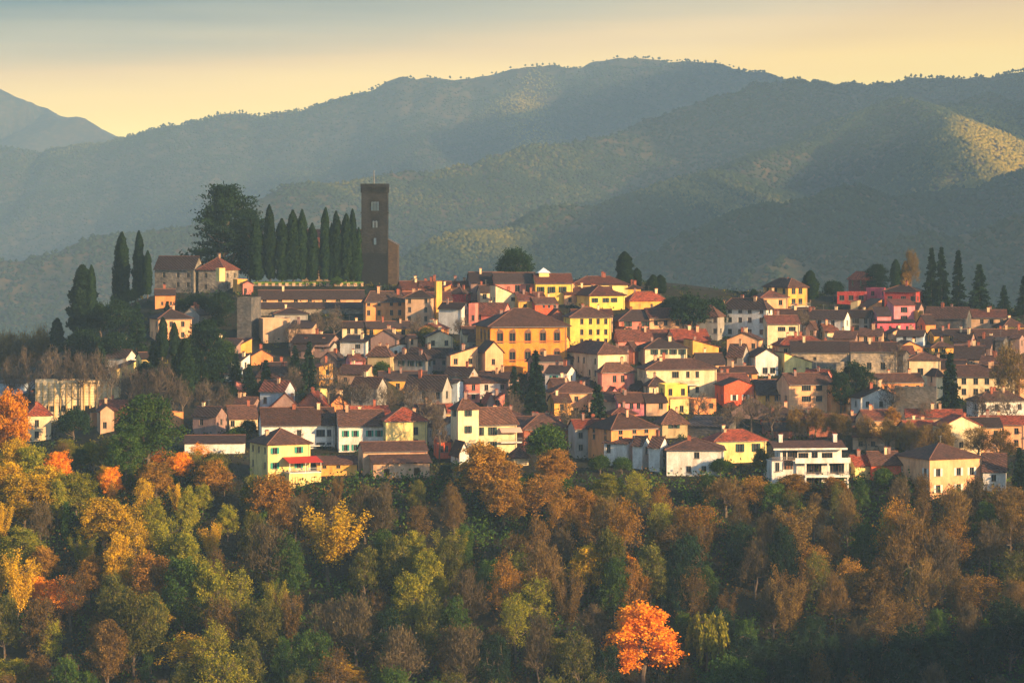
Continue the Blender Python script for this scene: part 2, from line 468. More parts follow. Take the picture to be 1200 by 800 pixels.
def facade(mb, p, u, L, z0, z1, ops, m=0):
    """wall p -> p+u*L with real openings (uc, zc_bottom, w, h); outward normal is (u.y, -u.x)"""
    nx, ny = u[1], -u[0]
    ok = []
    for (uc, zb, w, h) in sorted(ops):
        if uc - w/2 < .25 or uc + w/2 > L - .25 or zb < z0 + .2 or zb + h > z1 - .12: continue
        if any(abs(uc - q[0]) < (w + q[2]) / 2 + .1 and zb < q[1] + q[3] + .1 and q[1] < zb + h + .1 for q in ok): continue
        ok.append((uc, zb, w, h))
    us = sorted({0, L, *[q[0] - q[2]/2 for q in ok], *[q[0] + q[2]/2 for q in ok]})
    zs = sorted({z0, z1, *[q[1] for q in ok], *[q[1] + q[3] for q in ok]})
    P = lambda a, z, d=0: (p[0] + u[0]*a - nx*d, p[1] + u[1]*a - ny*d, z)
    for i in range(len(us) - 1):
        for j in range(len(zs) - 1):
            uc, zc = (us[i] + us[i+1]) / 2, (zs[j] + zs[j+1]) / 2
            if any(abs(uc - q[0]) < q[2]/2 and q[1] < zc < q[1] + q[3] for q in ok): continue
            mb.poly([P(us[i], zs[j]), P(us[i+1], zs[j]), P(us[i+1], zs[j+1]), P(us[i], zs[j+1])], m)
    for (uc, zb, w, h) in ok:
        a, b, c, d, e = uc - w/2, uc + w/2, zb, zb + h, .22
        mb.poly([P(a, c), P(a, c, e), P(a, d, e), P(a, d)][::-1], m); mb.poly([P(b, c), P(b, c, e), P(b, d, e), P(b, d)], m)
        mb.poly([P(a, c), P(b, c), P(b, c, e), P(a, c, e)], m); mb.poly([P(a, d), P(b, d), P(b, d, e), P(a, d, e)][::-1], m)
    return ok

def slab(mb, V, faces, t, m=0):
    """thick sheet from a set of connected planar faces"""
    n = len(mb.v); k = len(V)
    mb.v.extend(V); mb.v.extend([(x, y, z - t) for x, y, z in V])
    ed = {}
    for f in faces:
        mb.f.append(tuple(n + i for i in f)); mb.m.append(m)
        mb.f.append(tuple(n + k + i for i in f[::-1])); mb.m.append(m)
        for a, b in zip(f, f[1:] + f[:1]): ed[(a, b)] = 1
    for (a, b) in ed:
        if (b, a) not in ed:
            mb.f.append((n + a, n + k + a, n + k + b, n + b)); mb.m.append(m)

def roof_geo(mb, typ, w, d, z, h, o=0.55):
    """w wide (x), d deep (y, front at 0), wall top z, ridge height h above it"""
    t = .18
    caps = []
    if typ == "hip":
        if w >= d:
            s = h / (d / 2); e = z - s * o; r = d / 2
            V = [(-o, -o, e), (w + o, -o, e), (w + o, d + o, e), (-o, d + o, e), (r, d/2, z + h), (w - r + .01, d/2, z + h)]
            fs = [(0, 1, 5, 4), (1, 2, 5), (2, 3, 4, 5), (3, 0, 4)]
        else:
            s = h / (w / 2); e = z - s * o; r = w / 2
            V = [(-o, -o, e), (w + o, -o, e), (w + o, d + o, e), (-o, d + o, e), (w/2, r, z + h), (w/2, d - r + .01, z + h)]
            fs = [(0, 1, 4), (1, 2, 5, 4), (2, 3, 5), (3, 0, 4, 5)]
        caps = [(V[0], V[4]), (V[4], V[5])] + ([(V[1], V[5])] if w >= d else [(V[1], V[4])])
    elif typ == "gx":
        s = h / (d / 2); e = z - s * o
        V = [(-o*.5, -o, e), (w + o*.5, -o, e), (w + o*.5, d/2, z + h), (w + o*.5, d + o, e), (-o*.5, d + o, e), (-o*.5, d/2, z + h)]
        fs = [(0, 1, 2, 5), (5, 2, 3, 4)]; caps = [(V[5], V[2])]
    elif typ == "gy":
        s = h / (w / 2); e = z - s * o
        V = [(-o, -o*.6, e), (w/2, -o*.6, z + h), (w + o, -o*.6, e), (w + o, d + o*.5, e), (w/2, d + o*.5, z + h), (-o, d + o*.5, e)]
        fs = [(0, 1, 4, 5), (1, 2, 3, 4)]; caps = [(V[1], V[4])]
    elif typ == "sl":    # low on the left
        s = h / w; V = [(-o, -o*.6, z - s*o), (w + .2, -o*.6, z + h + s*.2), (w + .2, d + o*.5, z + h + s*.2), (-o, d + o*.5, z - s*o)]; fs = [(0, 1, 2, 3)]
    elif typ == "sr":
        s = h / w; V = [(-.2, -o*.6, z + h + s*.2), (w + o, -o*.6, z - s*o), (w + o, d + o*.5, z - s*o), (-.2, d + o*.5, z + h + s*.2)]; fs = [(0, 1, 2, 3)]
    elif typ == "sb":
        s = h / d; V = [(-.3, -o, z - s*o), (w + .3, -o, z - s*o), (w + .3, d + .2, z + h + s*.2), (-.3, d + .2, z + h + s*.2)]; fs = [(0, 1, 2, 3)]
    else:                # flat with a low parapet
        V = [(.05, .05, z - .1), (w - .05, .05, z - .1), (w - .05, d - .05, z - .1), (.05, d - .05, z - .1)]; fs = [(0, 1, 2, 3)]
        slab(mb, V, fs, t, 0)
        for (a, b, c, e) in ((0, w, -.06, .18), (0, w, d - .18, d + .06), (-.06, .16, .19, d - .19), (w - .16, w + .06, .19, d - .19)): mb.box(a, b, c, e, z + .01, z + .35, 0)
        return
    lift = .06 + t
    V = [(x, y, zz + lift) for x, y, zz in V]
    slab(mb, V, fs, t, 0)
    for a, b in caps:
        mb.tube([(a[0], a[1], a[2] + lift), (b[0], b[1], b[2] + lift)], [.13, .13], 5, 1)

def chimney(root_roof, x, y, z0, h=1.5, w=.7, c="brick"):
    b = MB(); b.box(-w/2, w/2, -w*.4, w*.4, -1.2, h, 0); b.box(-w/2 - .12, w/2 + .12, -w*.4 - .12, w*.4 + .12, h, h + .12, 0)
    b.box(-w/2 + .05, -.05, -w*.3, w*.3, h + .12, h + .4, 1); b.box(.05, w/2 - .05, -w*.3, w*.3, h + .12, h + .4, 1)
    return b.build("chimney", [plaster(PAL[c], .3), tiles(ROOF["red"])], root_roof, (x, y, z0))

REG = {"A": (0, 200, 4), "B": (250, 200, 4), "C": (400, 280, 4.704), "D": (600, 280, 4.704), "E": (800, 280, 4.704), "F": (970, 280, 4.704),
       "G": (0, 380, 4.444), "H": (200, 380, 4), "I": (400, 400, 4.444), "J": (600, 400, 4.212), "K": (800, 400, 4.209), "L": (980, 400, 4), "P": (0, 0, 1),
       "M": (740, 420, 5.97), "N": (260, 390, 5.97), "O": (1000, 320, 5.97), "Q": (250, 270, 5.97), "T": (440, 440, 5.97)}
HOUSES = {}
SC = []
hr = random.Random(11)

def house(R, x0, x1, ye, yb, yr, typ, rot, col, label, xm=None, wx=None, wy=None, ww=1.1, wh=1.6, sh=None, style="plain",
          roof="brown", d=None, name="house", cat="house", key=None, chim=None, side=True, y_at=None, group=None, sideshut=False, overhang=.55, base=-5.0):
    ox, oy, sc = REG[R]
    cx = lambda x: ox + x / sc
    cy = lambda y: oy + y / sc
    X0, X1, YE, YB, YR = cx(x0), cx(x1), cy(ye), cy(yb), cy(yr)
    if rot <= -24 and xm is None: rot = -25; d = min(d or 5.5, 5.5)
    a = R_(rot)
    pc = (X0 + X1) / 2
    _, Yn, _z = at(pc, YB) if y_at is None else (0, y_at, 0)
    m = Yn / F
    SC.append((X0, X1, YR, YE, YB, Yn, label))
    sa, ca = abs(math.sin(a)), math.cos(a)
    if xm is not None and sa > .05:
        XM = cx(xm)
        dd = max(3.5, ((XM - X0) if rot > 0 else (X1 - XM)) * m / sa)
        dd = min(dd, 26)
    else:
        dd = d or min(10.0, max(5.0, (X1 - X0) * m * .8))
        dd = min(dd, (X1 - X0) * m * .5 / sa) if sa > .02 else dd
    w = max(2.0, ((X1 - X0) * m - dd * sa) / ca)
    if rot >= 0: fx, fy = (X0 - 600) * m + dd * sa, Yn
    else: fx, fy = (X0 - 600) * m, Yn + w * sa
    u = (math.cos(a), math.sin(a))
    mx, my = fx + u[0]*w/2, fy + u[1]*w/2
    zb = CZ - (YB - HZ) * Yn / F
    hw = (YB - YE) * m                       # wall height
    hr_ = max(.5, (YE - YR) * m * (1.06 if typ != "flat" else 1))
    wall = STONE_T[col] if col in STONE_T else plaster(PAL[col], .55)
    root = link(name, None, None, (fx, fy, zb), a)
    root.empty_display_size = 2
    tag(root, label, cat, group or "houses of the hill town")
    root["_w"] = w; root["_d"] = dd; root["_h"] = hw
    zt = {"sl": hw, "sr": hw, "sb": hw}.get(typ, hw)
    # openings
    px2u = lambda x: ((cx(x) - 600) * m - fx) / ca
    py2z = lambda y: (YB - cy(y)) * m
    fr = []
    rows = [py2z(y) for y in wy] if wy else [hw - 1.7 - 3.0 * i for i in range(max(1, int(round(hw / 3.1))))]
    colsu = []
    if wx is not None:
        for q in wx: colsu.append((px2u(q[0]), q[1]) if isinstance(q, tuple) else (px2u(q), ww))
    else:
        nc = max(1, int(w / 3.1)); colsu = [((i + .5) * w / nc + hr.uniform(-.25, .25), ww) for i in range(nc)]
    for z in rows:
        for (uu, wv) in colsu:
            if wx is None and hr.random() < .10: continue
            fr.append((uu, z - wh / 2, wv, wh))
    hb_ = MB()
    f_ok = facade(hb_, (0, 0), (1, 0), w, base, hw, fr)
    sd = []
    if side:
        ns = max(1, int(dd / 3.6))
        for z in rows[:3]:
            for i in range(ns):
                if hr.random() < .22: continue
                sd.append(((i + .5) * dd / ns, z - wh / 2, ww, wh))
    r_ok = facade(hb_, (w, 0), (0, 1), dd, base, hw, sd)
    facade(hb_, (w, dd), (-1, 0), w, base, hw, [])
    l_ok = facade(hb_, (0, dd), (0, -1), dd, base, hw, sd)
    H = hw + hr_
    if typ == "gx":
        hb_.poly([(w, 0, hw), (w, dd, hw), (w, dd/2, H)]); hb_.poly([(0, dd, hw), (0, 0, hw), (0, dd/2, H)])
    elif typ == "gy":
        hb_.poly([(0, 0, hw), (w, 0, hw), (w/2, 0, H)]); hb_.poly([(w, dd, hw), (0, dd, hw), (w/2, dd, H)])
    elif typ == "sl":
        hb_.poly([(0, 0, hw), (w, 0, hw), (w, 0, H)]); hb_.poly([(w, 0, hw), (w, dd, hw), (w, dd, H), (w, 0, H)]); hb_.poly([(w, dd, hw), (0, dd, hw), (w, dd, H)])
    elif typ == "sr":
        hb_.poly([(0, 0, hw), (w, 0, hw), (0, 0, H)]); hb_.poly([(0, dd, hw), (0, 0, hw), (0, 0, H), (0, dd, H)]); hb_.poly([(w, dd, hw), (0, dd, hw), (0, dd, H)])
    elif typ == "sb":
        hb_.poly([(0, dd, hw), (0, 0, hw), (0, dd, H)]); hb_.poly([(w, 0, hw), (w, dd, hw), (w, dd, H)]); hb_.poly([(w, dd, hw), (0, dd, hw), (0, dd, H), (w, dd, H)])
    hb_.build("wall", wall, root)
    rb = MB(); roof_geo(rb, typ, w, dd, hw, hr_, overhang)
    rmat = [tiles(ROOF[roof]) if typ != "flat" else wall, RIDGE_CAP]
    ro = rb.build("roof", rmat, root)
    for (ok, org, rz, shc, isf) in ((f_ok, (0, 0), 0, sh, 1), (r_ok, (w, 0), math.pi/2, sh, 0), (l_ok, (0, dd), -math.pi/2, sh, 0)):
        if not isf and ((org[0] == w) != (rot < 0) or sa < .08): 
            # face turned away from the picture: still gets its windows when it is a big house
            if w * hw < 90: continue
        for (uc, zb_, wv, hv) in ok:
            cxx = org[0] + math.cos(rz) * uc; cyy = org[1] + math.sin(rz) * uc
            wo = link("window", window_mesh(wv, hv, style), root, (cxx, cyy, zb_), rz)
            if sh and (isf or sideshut):
                for sgn in (-1, 1):
                    s_ = link("shutter", shutter_mesh(wv, hv, sh), wo, ((wv/2 + .02) if sgn > 0 else (-wv/2 - .02 - round(wv, 1)/2), 0, 0))
    # chimneys
    nch = chim if chim is not None else (1 + (w > 11) + (hr.random() < .3) if typ != "flat" else 0)
    for i in range(nch):
        tx = hr.uniform(.2, .8) * w; ty = dd * hr.uniform(.35, .65)
        if typ in ("hip", "gx"): zz = hw + hr_ * (1 - abs(ty - dd/2) / (dd/2)) * (1 if typ == "gx" else min(1, 2*min(tx, w - tx) / dd))
        elif typ == "gy": zz = hw + hr_ * (1 - abs(tx - w/2) / (w/2))
        elif typ == "sl": zz = hw + hr_ * tx / w
        elif typ == "sr": zz = hw + hr_ * (1 - tx / w)
        elif typ == "sb": zz = hw + hr_ * ty / dd
        else: zz = hw
        chimney(ro, tx, ty, zz + .1, hr.uniform(1.0, 1.7), hr.uniform(.55, .85), hr.choice(["brick", "cream", "tan", "dusk"]))
    if w > 7 and typ != "flat" and hw > 4.5:
        pb = MB(); pb.tube([(w - .35, -.1, -1), (w - .35, -.1, hw - .1), (w - .35, -.4, hw)], [.06] * 3, 5)
        pb.build("downpipe", METAL, root)
        gb = MB(); gb.box(0, w, -overhang - .12, -overhang + .02, hw - hr_ * overhang / (dd/2) - .02, hw - hr_ * overhang / (dd/2) + .1) if typ in ("hip", "gx") and dd <= w else None
        if gb.v: gb.build("gutter", METAL, root)
    if typ in ("hip", "gx") and hr.random() < .45:                # television aerial
        ab = MB(); ab.tube([(0, 0, -.8), (0, 0, 2.2)], [.045, .035], 4); ab.tube([(-.7, 0, 2.0), (.7, 0, 2.0)], [.03, .03], 4)
        for q in (-.6, -.3, 0.01, .3, .6): ab.tube([(q, -.4, 2.0), (q, .4, 2.0)], [.025, .025], 4)
        ab.build("aerial", METAL, ro, (w * hr.uniform(.35, .65), dd / 2, hw + hr_ * .9), hr.uniform(0, 3))
    if key: HOUSES[key] = (root, w, dd, hw, hr_, m, ro)
    return root, w, dd, hw, hr_, m, ro

def balcony(h, u0, u1, z, depth=1.3, slabmat=None, rail="rail", thick=.22):
    """slab with a railing on the front of a house, from u0 to u1 metres along it, at height z"""
    root = h[0]
    b = MB(); b.box(u0, u1, -depth, -.003, z - thick, z)
    p = b.build("balcony", slabmat or plaster(PAL["white"], .3), root)
    r = MB(); z1 = z + 1.0
    r.box(u0, u1, -depth, -depth + .05, z1 - .05, z1); r.box(u0, u0 + .05, -depth + .06, -.01, z1 - .05, z1); r.box(u1 - .05, u1, -depth + .06, -.01, z1 - .05, z1)
    k = max(2, int((u1 - u0) / .22))
    if rail == "rail":
        for i in range(k + 1):
            x = u0 + (u1 - u0 - .03) * i / k; r.box(x, x + .03, -depth + .01, -depth + .04, z, z1 - .051)
    else:
        r.box(u0 + .001, u1 - .001, -depth - .05, -depth - .003, z - thick, z1 + .05)
    r.build("railing", METAL if rail == "rail" else (slabmat or plaster(PAL["white"], .3)), p)
    return p
# ------------------------------------------------------------------ the hill top: cathedral, tower, terrace
# (R, x0, x1, eave, base, ridge, type, rotation, colour, label, ...) measured on enlarged pieces of the picture
h = house
# --- church
def church():
    Y = 965.0; m = Y / F
    z0 = float(ground_z((438 - 600) * m, Y)) - 1.0
    def X(p): return (p - 600) * m
    def Z(p): return CZ - (p - HZ) * m
    r = link("bell_tower", None, None, (X(423.5), Y, z0)); tag(r, "tall dark stone bell tower with a flat top and a thin mast", "bell tower")
    W = X(454) - X(423.5); D = W; T = Z(217) - z0
    b = MB()
    hz = lambda p: Z(p) - z0
    ops = [(W/2, hz(247), 2.8, 4.2), (W/2, hz(267), 2.0, 3.0), (W/2, hz(287), 1.2, 2.2)]
    facade(b, (0, 0), (1, 0), W, -3, T, ops); facade(b, (W, 0), (0, 1), D, -3, T, ops)
    facade(b, (W, D), (-1, 0), W, -3, T, ops); facade(b, (0, D), (0, -1), D, -3, T, ops)
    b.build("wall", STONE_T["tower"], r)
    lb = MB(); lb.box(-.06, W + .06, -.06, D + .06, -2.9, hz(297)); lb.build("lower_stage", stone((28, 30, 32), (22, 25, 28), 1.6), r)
    for i, (zc, t) in enumerate(((hz(250), .35), (hz(297), .3), (hz(226), .3))):
        c = MB(); c.box(-.22, W + .22, -.22, D + .22, zc, zc + t); 
        if i == 2:
            n = 11
            for k in range(n):
                x = (k + .5) * W / n
                c.box(x - .2, x + .2, -.24, -.002, zc + t + .001, T - .6); c.box(x - .2, x + .2, D + .002, D + .24, zc + t + .001, T - .6)
                c.box(W + .002, W + .24, x - .2, x + .2, zc + t + .001, T - .6); c.box(-.24, -.002, x - .2, x + .2, zc + t + .001, T - .6)
        c.build("cornice", STONE_T["tower"], r)
    t = MB(); t.box(-.28, W + .28, -.28, D + .28, T - .6, T + .45); t.build("parapet", STONE_T["tower"], r)
    for (uc, zb, w, hh) in ops[:2]:
        for (ox, oy, rz) in ((0, 0, 0), (W, 0, math.pi/2), (W, D, math.pi), (0, D, -math.pi/2)):
            q = MB(); n = 2 if w > 2 else 1
            for k in range(1, n + 1): q.tube([(uc - w/2 + w*k/(n+1), .15, zb), (uc - w/2 + w*k/(n+1), .15, zb + hh*.62)], [.11, .11], 6)
            for k in range(n + 1):                                  # small arches over the lights
                s = w / (n + 1); x0 = uc - w/2 + s*k
                for j in range(6):
                    a0, a1 = math.pi*j/6, math.pi*(j+1)/6
                    pa = (x0 + s/2 + s/2*math.cos(a0), .12, zb + hh*.62 + s/2*math.sin(a0)); pb = (x0 + s/2 + s/2*math.cos(a1), .12, zb + hh*.62 + s/2*math.sin(a1))
                    q.poly([pa, (pa[0], .12, zb + hh), (pb[0], .12, zb + hh), pb][::-1])
            q.build("belfry_tracery", STONE_T["tower"], r, (ox, oy, 0), rz)
    ms = MB(); ms.tube([(W*.46, D/2, T), (W*.46, D/2, T + 4.8)], [.22, .14], 6); ms.build("mast", METAL, r)
    # nave
    n = link("church", None, None, (X(352), Y + 7, z0 - .5)); tag(n, "long stone church with a low roof half hidden behind the lawn cypresses", "church")
    W2 = X(424) - X(352); E = Z(287) - z0 + .5; RR = Z(270) - z0 + .5
    b = MB(); ops = [(3 + i * 3.9, E - 4.2, .9, 2.4) for i in range(5)]
    facade(b, (0, 0), (1, 0), W2, -3, E, ops); facade(b, (W2, 0), (0, 1), 16, -3, E, []); facade(b, (W2, 16), (-1, 0), W2, -3, E, []); facade(b, (0, 16), (0, -1), 16, -3, E, [])
    b.poly([(W2, 0, E), (W2, 16, E), (W2, 8, RR)]); b.poly([(0, 16, E), (0, 0, E), (0, 8, RR)])
    b.build("wall", stone((128, 108, 84), (98, 84, 68)), n)
    rb = MB(); roof_geo(rb, "gx", W2, 16, E, RR - E); rb.build("roof", [tiles(ROOF["rust"]), RIDGE_CAP], n)
    for q in ops: link("window", window_mesh(.9, 2.4, "plain"), n, (q[0], 0, q[1]))
    # transept block right of the tower
    c = link("church_annex", None, None, (X(453.5), Y + 2.5, z0 - .5)); tag(c, "plain brown stone church front with a sloping top standing right against the bell tower", "church")
    W3 = X(465.5) - X(453.5); E1 = Z(281) - z0 + .5; E2 = Z(287.5) - z0 + .5
    b = MB(); b.poly([(0.3, 0, -3), (W3, 0, -3), (W3, 0, E2), (.3, 0, E1)]); b.poly([(W3, 0, -3), (W3, 14, -3), (W3, 14, E2), (W3, 0, E2)])
    b.poly([(W3, 14, -3), (.3, 14, -3), (.3, 14, E1), (W3, 14, E2)]); b.poly([(.3, 14, -3), (.3, 0, -3), (.3, 0, E1), (.3, 14, E1)])
    b.build("wall", stone((74, 60, 48), (56, 48, 42)), c)
    rb = MB(); slab(rb, [(.1, -.2, E1 + .25), (W3 + .25, -.2, E2 + .12), (W3 + .25, 14.2, E2 + .12), (.1, 14.2, E1 + .25)], [(0, 1, 2, 3)], .2); rb.build("roof", [STONE_T["darkstone"]], c)
church()
# lawn and terrace wall with pale piers
def terrace():
    Y = 952.0; m = Y / F; X = lambda p: (p - 600) * m; Z = lambda p: CZ - (p - HZ) * m
    b = MB(); b.box(X(296), X(424), Y + .6, Y + 10, Z(330.6) - 1.6, Z(330.6)); tag(b.build("lawn", ground_mat("lawn_grass", (96, 128, 34), (120, 146, 44), (84, 110, 34), .3, 2)), kind="structure")
    w = link("terrace_wall", None, None, (X(296), Y, Z(339))); tag(w, "low stone terrace wall with pale square piers along the lawn under the cypresses", "wall")
    L = X(424) - X(296)
    q = MB(); q.box(0, L, 0, .5, -3, Z(333.6) - Z(339)); q.build("wall", STONE_T["stone"], w)
    for i in range(17):
        p = MB(); x = i * L / 16 - .4; p.box(x, x + .9, -.15, .6, -.5, Z(331.9) - Z(339)); p.box(x - .1, x + 1.0, -.25, .7, Z(331.9) - Z(339), Z(331.5) - Z(339)); p.build("pier", plaster(PAL["tan"], .3), w)
terrace()

h("A", 715, 945, 457, 582, 408, "gx", -32, "stone", "long grey stone building with a dark roof at the left end of the hill top", roof="dark", wx=[760, 830, 880], wy=[490, 535], ww=1.1, chim=0, key="fort", d=9)
h("A", 925, 1105, 462, 575, 413, "hip", -22, "stone", "grey stone wing with a reddish hipped roof and a lit bay below the big cedar", roof="rust", wx=[960, 1075], wy=[492, 545], key="fortwing", chim=1)
h("A", 1009, 1049, 462, 516, 456, "flat", 38, "lemon", "small bright sunlit bay with one window on the grey stone wing below the cedar", wx=[1029], wy=[488], d=3, ww=.9, y_at=912, chim=0, side=False, base=-.2)
h("A", 715, 820, 582, 645, 560, "gx", 8, "orange", "small orange house with four dark windows under the grey stone building", roof="dark", wx=[735, 760, 800], wy=[592, 622], ww=.7, wh=1.1, d=6)
h("A", 684, 892, 694, 800, 657, "hip", 22, "peach", "peach house with a wide dark hipped roof behind two small cypresses on the left slope", roof="dark", wx=[715, 755, 800, 852], wy=[720, 770], key="leftpeach")
h("A", 858, 962, 674, 745, 643, "gy", -20, "grey", "pale grey gabled house beside the peach house on the left slope", wx=[930], wy=[680], roof="grey")
h("A", 1087, 1158, 514, 577, 508, "flat", 26, "yellow", "little flat-topped yellow house beside the small pink house under the cedar", wx=[1105], wy=[540], d=4, chim=0)
h("A", 1126, 1186, 532, 583, 520, "gy", 12, "pink", "tiny pink house with a dark doorway below the cedar", wx=[1150], wy=[562], d=4, ww=.9, chim=0)

# --- the long stepped building below the terrace
h("B", 203, 705, 600, 652, 567, "gx", 6, "peach", "long low pinkish building with a row of dark openings below the terrace", roof="dark", wx=[240, 312, 385, 450, 518, 583], wy=[609], wh=.8, ww=1.3, d=7, chim=1, y_at=925, side=False)
h("B", 205, 722, 645, 745, 625, "sb", 6, "stone", "long grey stone building with a lean-to roof in front of the terrace houses", roof="dark", wx=[540, 640], wy=[700], d=4, chim=0, y_at=912, side=False)
h("B", 110, 212, 600, 800, 588, "flat", -14, "darkstone", "tall windowless grey stone block at the left end of the long stone building", wx=[], wy=[700], chim=0, d=9, side=False)
h("B", 262, 440, 672, 745, 650, "hip", 10, "grey", "grey house with a low dark roof and a white flue behind the blank pink house", roof="dark", wx=[], wy=[700], chim=1)
h("B", 203, 358, 698, 810, 690, "flat", 14, "tan", "blank pinkish plaster house with one small window, half stone below", wx=[232], wy=[725], ww=.8, chim=0, key="tanblock")
h("B", 352, 480, 737, 830, 710, "sb", -10, "tan", "plain pinkish house with four small windows below the long stone building", roof="dark", wx=[402, 460], wy=[750, 795], ww=.9, chim=1)
h("C", 118, 360, 337, 465, 295, "hip", 16, "orange", "orange three-storey block with a dark hipped roof below the bell tower", roof="dark", wx=[150, 207, 275, 320], wy=[355, 407], ww=1.0, key="orangeblock", xm=135)
h("C", 352, 514, 322, 495, 290, "hip", -8, "tan", "tall pinkish-cream house joined to the right of the orange block", roof="dark", wx=[375, 465], wy=[340, 390, 440], ww=.95)
h("C", 514, 534, 240, 480, 234, "flat", 34, "yellow", "narrow bright yellow house end rising between the cream and the white-grey houses", wx=[], wy=[300], chim=0, d=3, side=False)
h("C", 536, 603, 268, 360, 255, "sl", 24, "orange", "small orange house with a chimney at the skyline, above the white-grey house", roof="red", wx=[585], wy=[320], ww=.8, chim=1)
h("C", 596, 712, 298, 372, 268, "hip", -30, "red", "dark red house in shadow below the skyline roofs", roof="dark", wx=[670], wy=[320], ww=1.1)
h("C", 300, 530, 278, 335, 240, "gx", 12, "brick", "long low house at the skyline with a reddish-brown roof and several chimneys", roof="rust", wx=[], wy=[300], chim=4)
h("C", 430, 560, 262, 330, 238, "gx", -6, "brick", "brown-roofed house at the skyline behind two orange chimneys", roof="rust", wx=[], wy=[300], chim=3)
h("C", 560, 720, 262, 330, 240, "gx", 8, "peach", "low reddish-roofed house at the skyline left of the cream gabled house", roof="rust", wx=[], wy=[300], chim=2)
h("C", 748, 838, 292, 365, 262, "gx", 12, "cream", "cream house with a dark roof joined to the left of the big cream gable", roof="dark", wx=[790], wy=[316], ww=1.3)
h("C", 818, 988, 318, 420, 262, "sr", 14, "cream", "cream house with one long sloping gable and three windows below the hill-top palace", wx=[845, 948], wy=[332], ww=1.4, wh=1.1, roof="rust")
h("C", 535, 706, 384, 528, 358, "gx", -32, "white", "shaded white-grey house with a dark roof and a tall doorway", roof="dark", wx=[665], wy=[405, 465], ww=1.1, d=7)
h("C", 702, 940, 412, 505, 362, "gx", -20, "pink", "pink-red house with a long brown roof above the yellow palace", wx=[725, 760, 850], wy=[433, 487], roof="rust", d=8)
h("C", 702, 748, 362, 520, 355, "flat", -12, "pink", "narrow pinkish-red house end with three windows stacked over each other", wx=[725], wy=[375, 435, 487], ww=.9, chim=0, d=4, side=False)

# --- hill-top palace row
h("C", 688, 905, 242, 340, 192, "gx", 6, "dusk", "dark-roofed left wing of the hill-top palace behind the round tree", roof="dark", wx=[880], wy=[262], d=14, chim=1)
h("C", 826, 1075, 242, 340, 194, "gx", 6, "pink", "salmon-pink palace wing with tall dark windows at the hill top", roof="dark", wx=[970, 1030], wy=[275], ww=1.5, wh=2.4, d=11, chim=0, y_at=925)
p = h("D", 110, 335, 243, 350, 200, "gx", 6, "bright", "bright yellow palace wing with green-shuttered windows at the hill top", roof="rust", wx=[158, 218, 280], wy=[280], ww=1.2, wh=1.9, sh="dark", d=11, chim=1, y_at=922)
h("D", 315, 640, 251, 320, 214, "hip", 6, "lemon", "long pale yellow house with a wide roof right of the bright yellow wing", roof="rust", wx=[355, 545], wy=[272], ww=1.0, d=10, chim=2, y_at=930)
h("D", 624, 710, 272, 330, 255, "hip", 10, "yellow", "small dark-roofed house in front of the two cypresses at the hill top", roof="dark", wx=[650, 685], wy=[286], ww=1.3)
h("D", 313, 625, 312, 405, 267, "hip", 24, "bright", "yellow and orange house with a reddish hipped roof below the hill-top palace", roof="rust", xm=428, wx=[457, 518, 565], wy=[338], ww=1.1, wh=1.4, sh="dark", chim=1)
h("D", 618, 852, 337, 395, 298, "hip", 18, "yellow", "low yellow house with a faded red roof below the cypresses at the skyline", roof="red", wx=[715, 795], wy=[350], xm=650)
h("D", 758, 908, 392, 495, 358, "hip", -16, "pink", "pink house with dark shutters at the right edge of the hill-top cluster", wx=[800, 862], wy=[415, 470], sh="dark", roof="brown")
h("D", 552, 850, 450, 530, 400, "hip", 12, "pink", "wide pinkish house with a dark hipped roof and three shuttered windows", roof="dark", wx=[640, 735, 805], wy=[468, 505], sh="dark", ww=1.2)
h("D", 288, 548, 430, 585, 386, "hip", 10, "bright", "tall bright yellow house with three rows of small dark windows beside the yellow palace", roof="brown", wx=[330, 385, 433, 475, 518], wy=[455, 513, 565], ww=1.0, sh=None, key="brightyellow", chim=2)
h("D", 92, 252, 358, 440, 330, "gx", 16, "coral", "small red house with roof lights behind the yellow palace", roof="brown", wx=[175, 205, 235], wy=[372], ww=.8, wh=.9, chim=2)
h("D", 190, 295, 430, 470, 392, "gy", 14, "brick", "brick-red gabled house between the yellow palace and the tall yellow house", roof="rust", wx=[], wy=[440], chim=1, y_at=893)

# --- the yellow palace
pal = h("C", 738, 1245, 477, 755, 398, "hip", 14, "ochre", "big golden yellow palace with two rows of arched windows and a wide dark roof", xm=822, wx=[875, 943, 1028, 1112, 1190], wy=[548, 652], ww=1.6, wh=2.9, style="arch", roof="brown", name="palace", cat="palace", key="palace", chim=1, overhang=1.1)
def palace_trim():
    root, w, d, hw, hh, m, ro = pal
    z = (755 - 570) / 4.704 * m
    b = MB(); b.box(-.12, w + .12, -.12, d + .12, z, z + .3); b.build("string_course", plaster((190, 110, 50), .3), root)
    b = MB(); b.box(-.25, w + .25, -.25, d + .25, hw - .5, hw - .15); b.build("cornice", plaster((200, 170, 130), .3), root)
    z = (755 - 672) / 4.704 * m
    b = MB(); b.box(-.13, w + .13, -.13, d + .13, z, z + .3); b.build("string_course", plaster((190, 110, 50), .3), root)
    for i in range(5):
        link("window", window_mesh(.6, .6, "plain"), root, ((i + .55) * w / 5.1, -.17, hw - 1.6))
palace_trim()
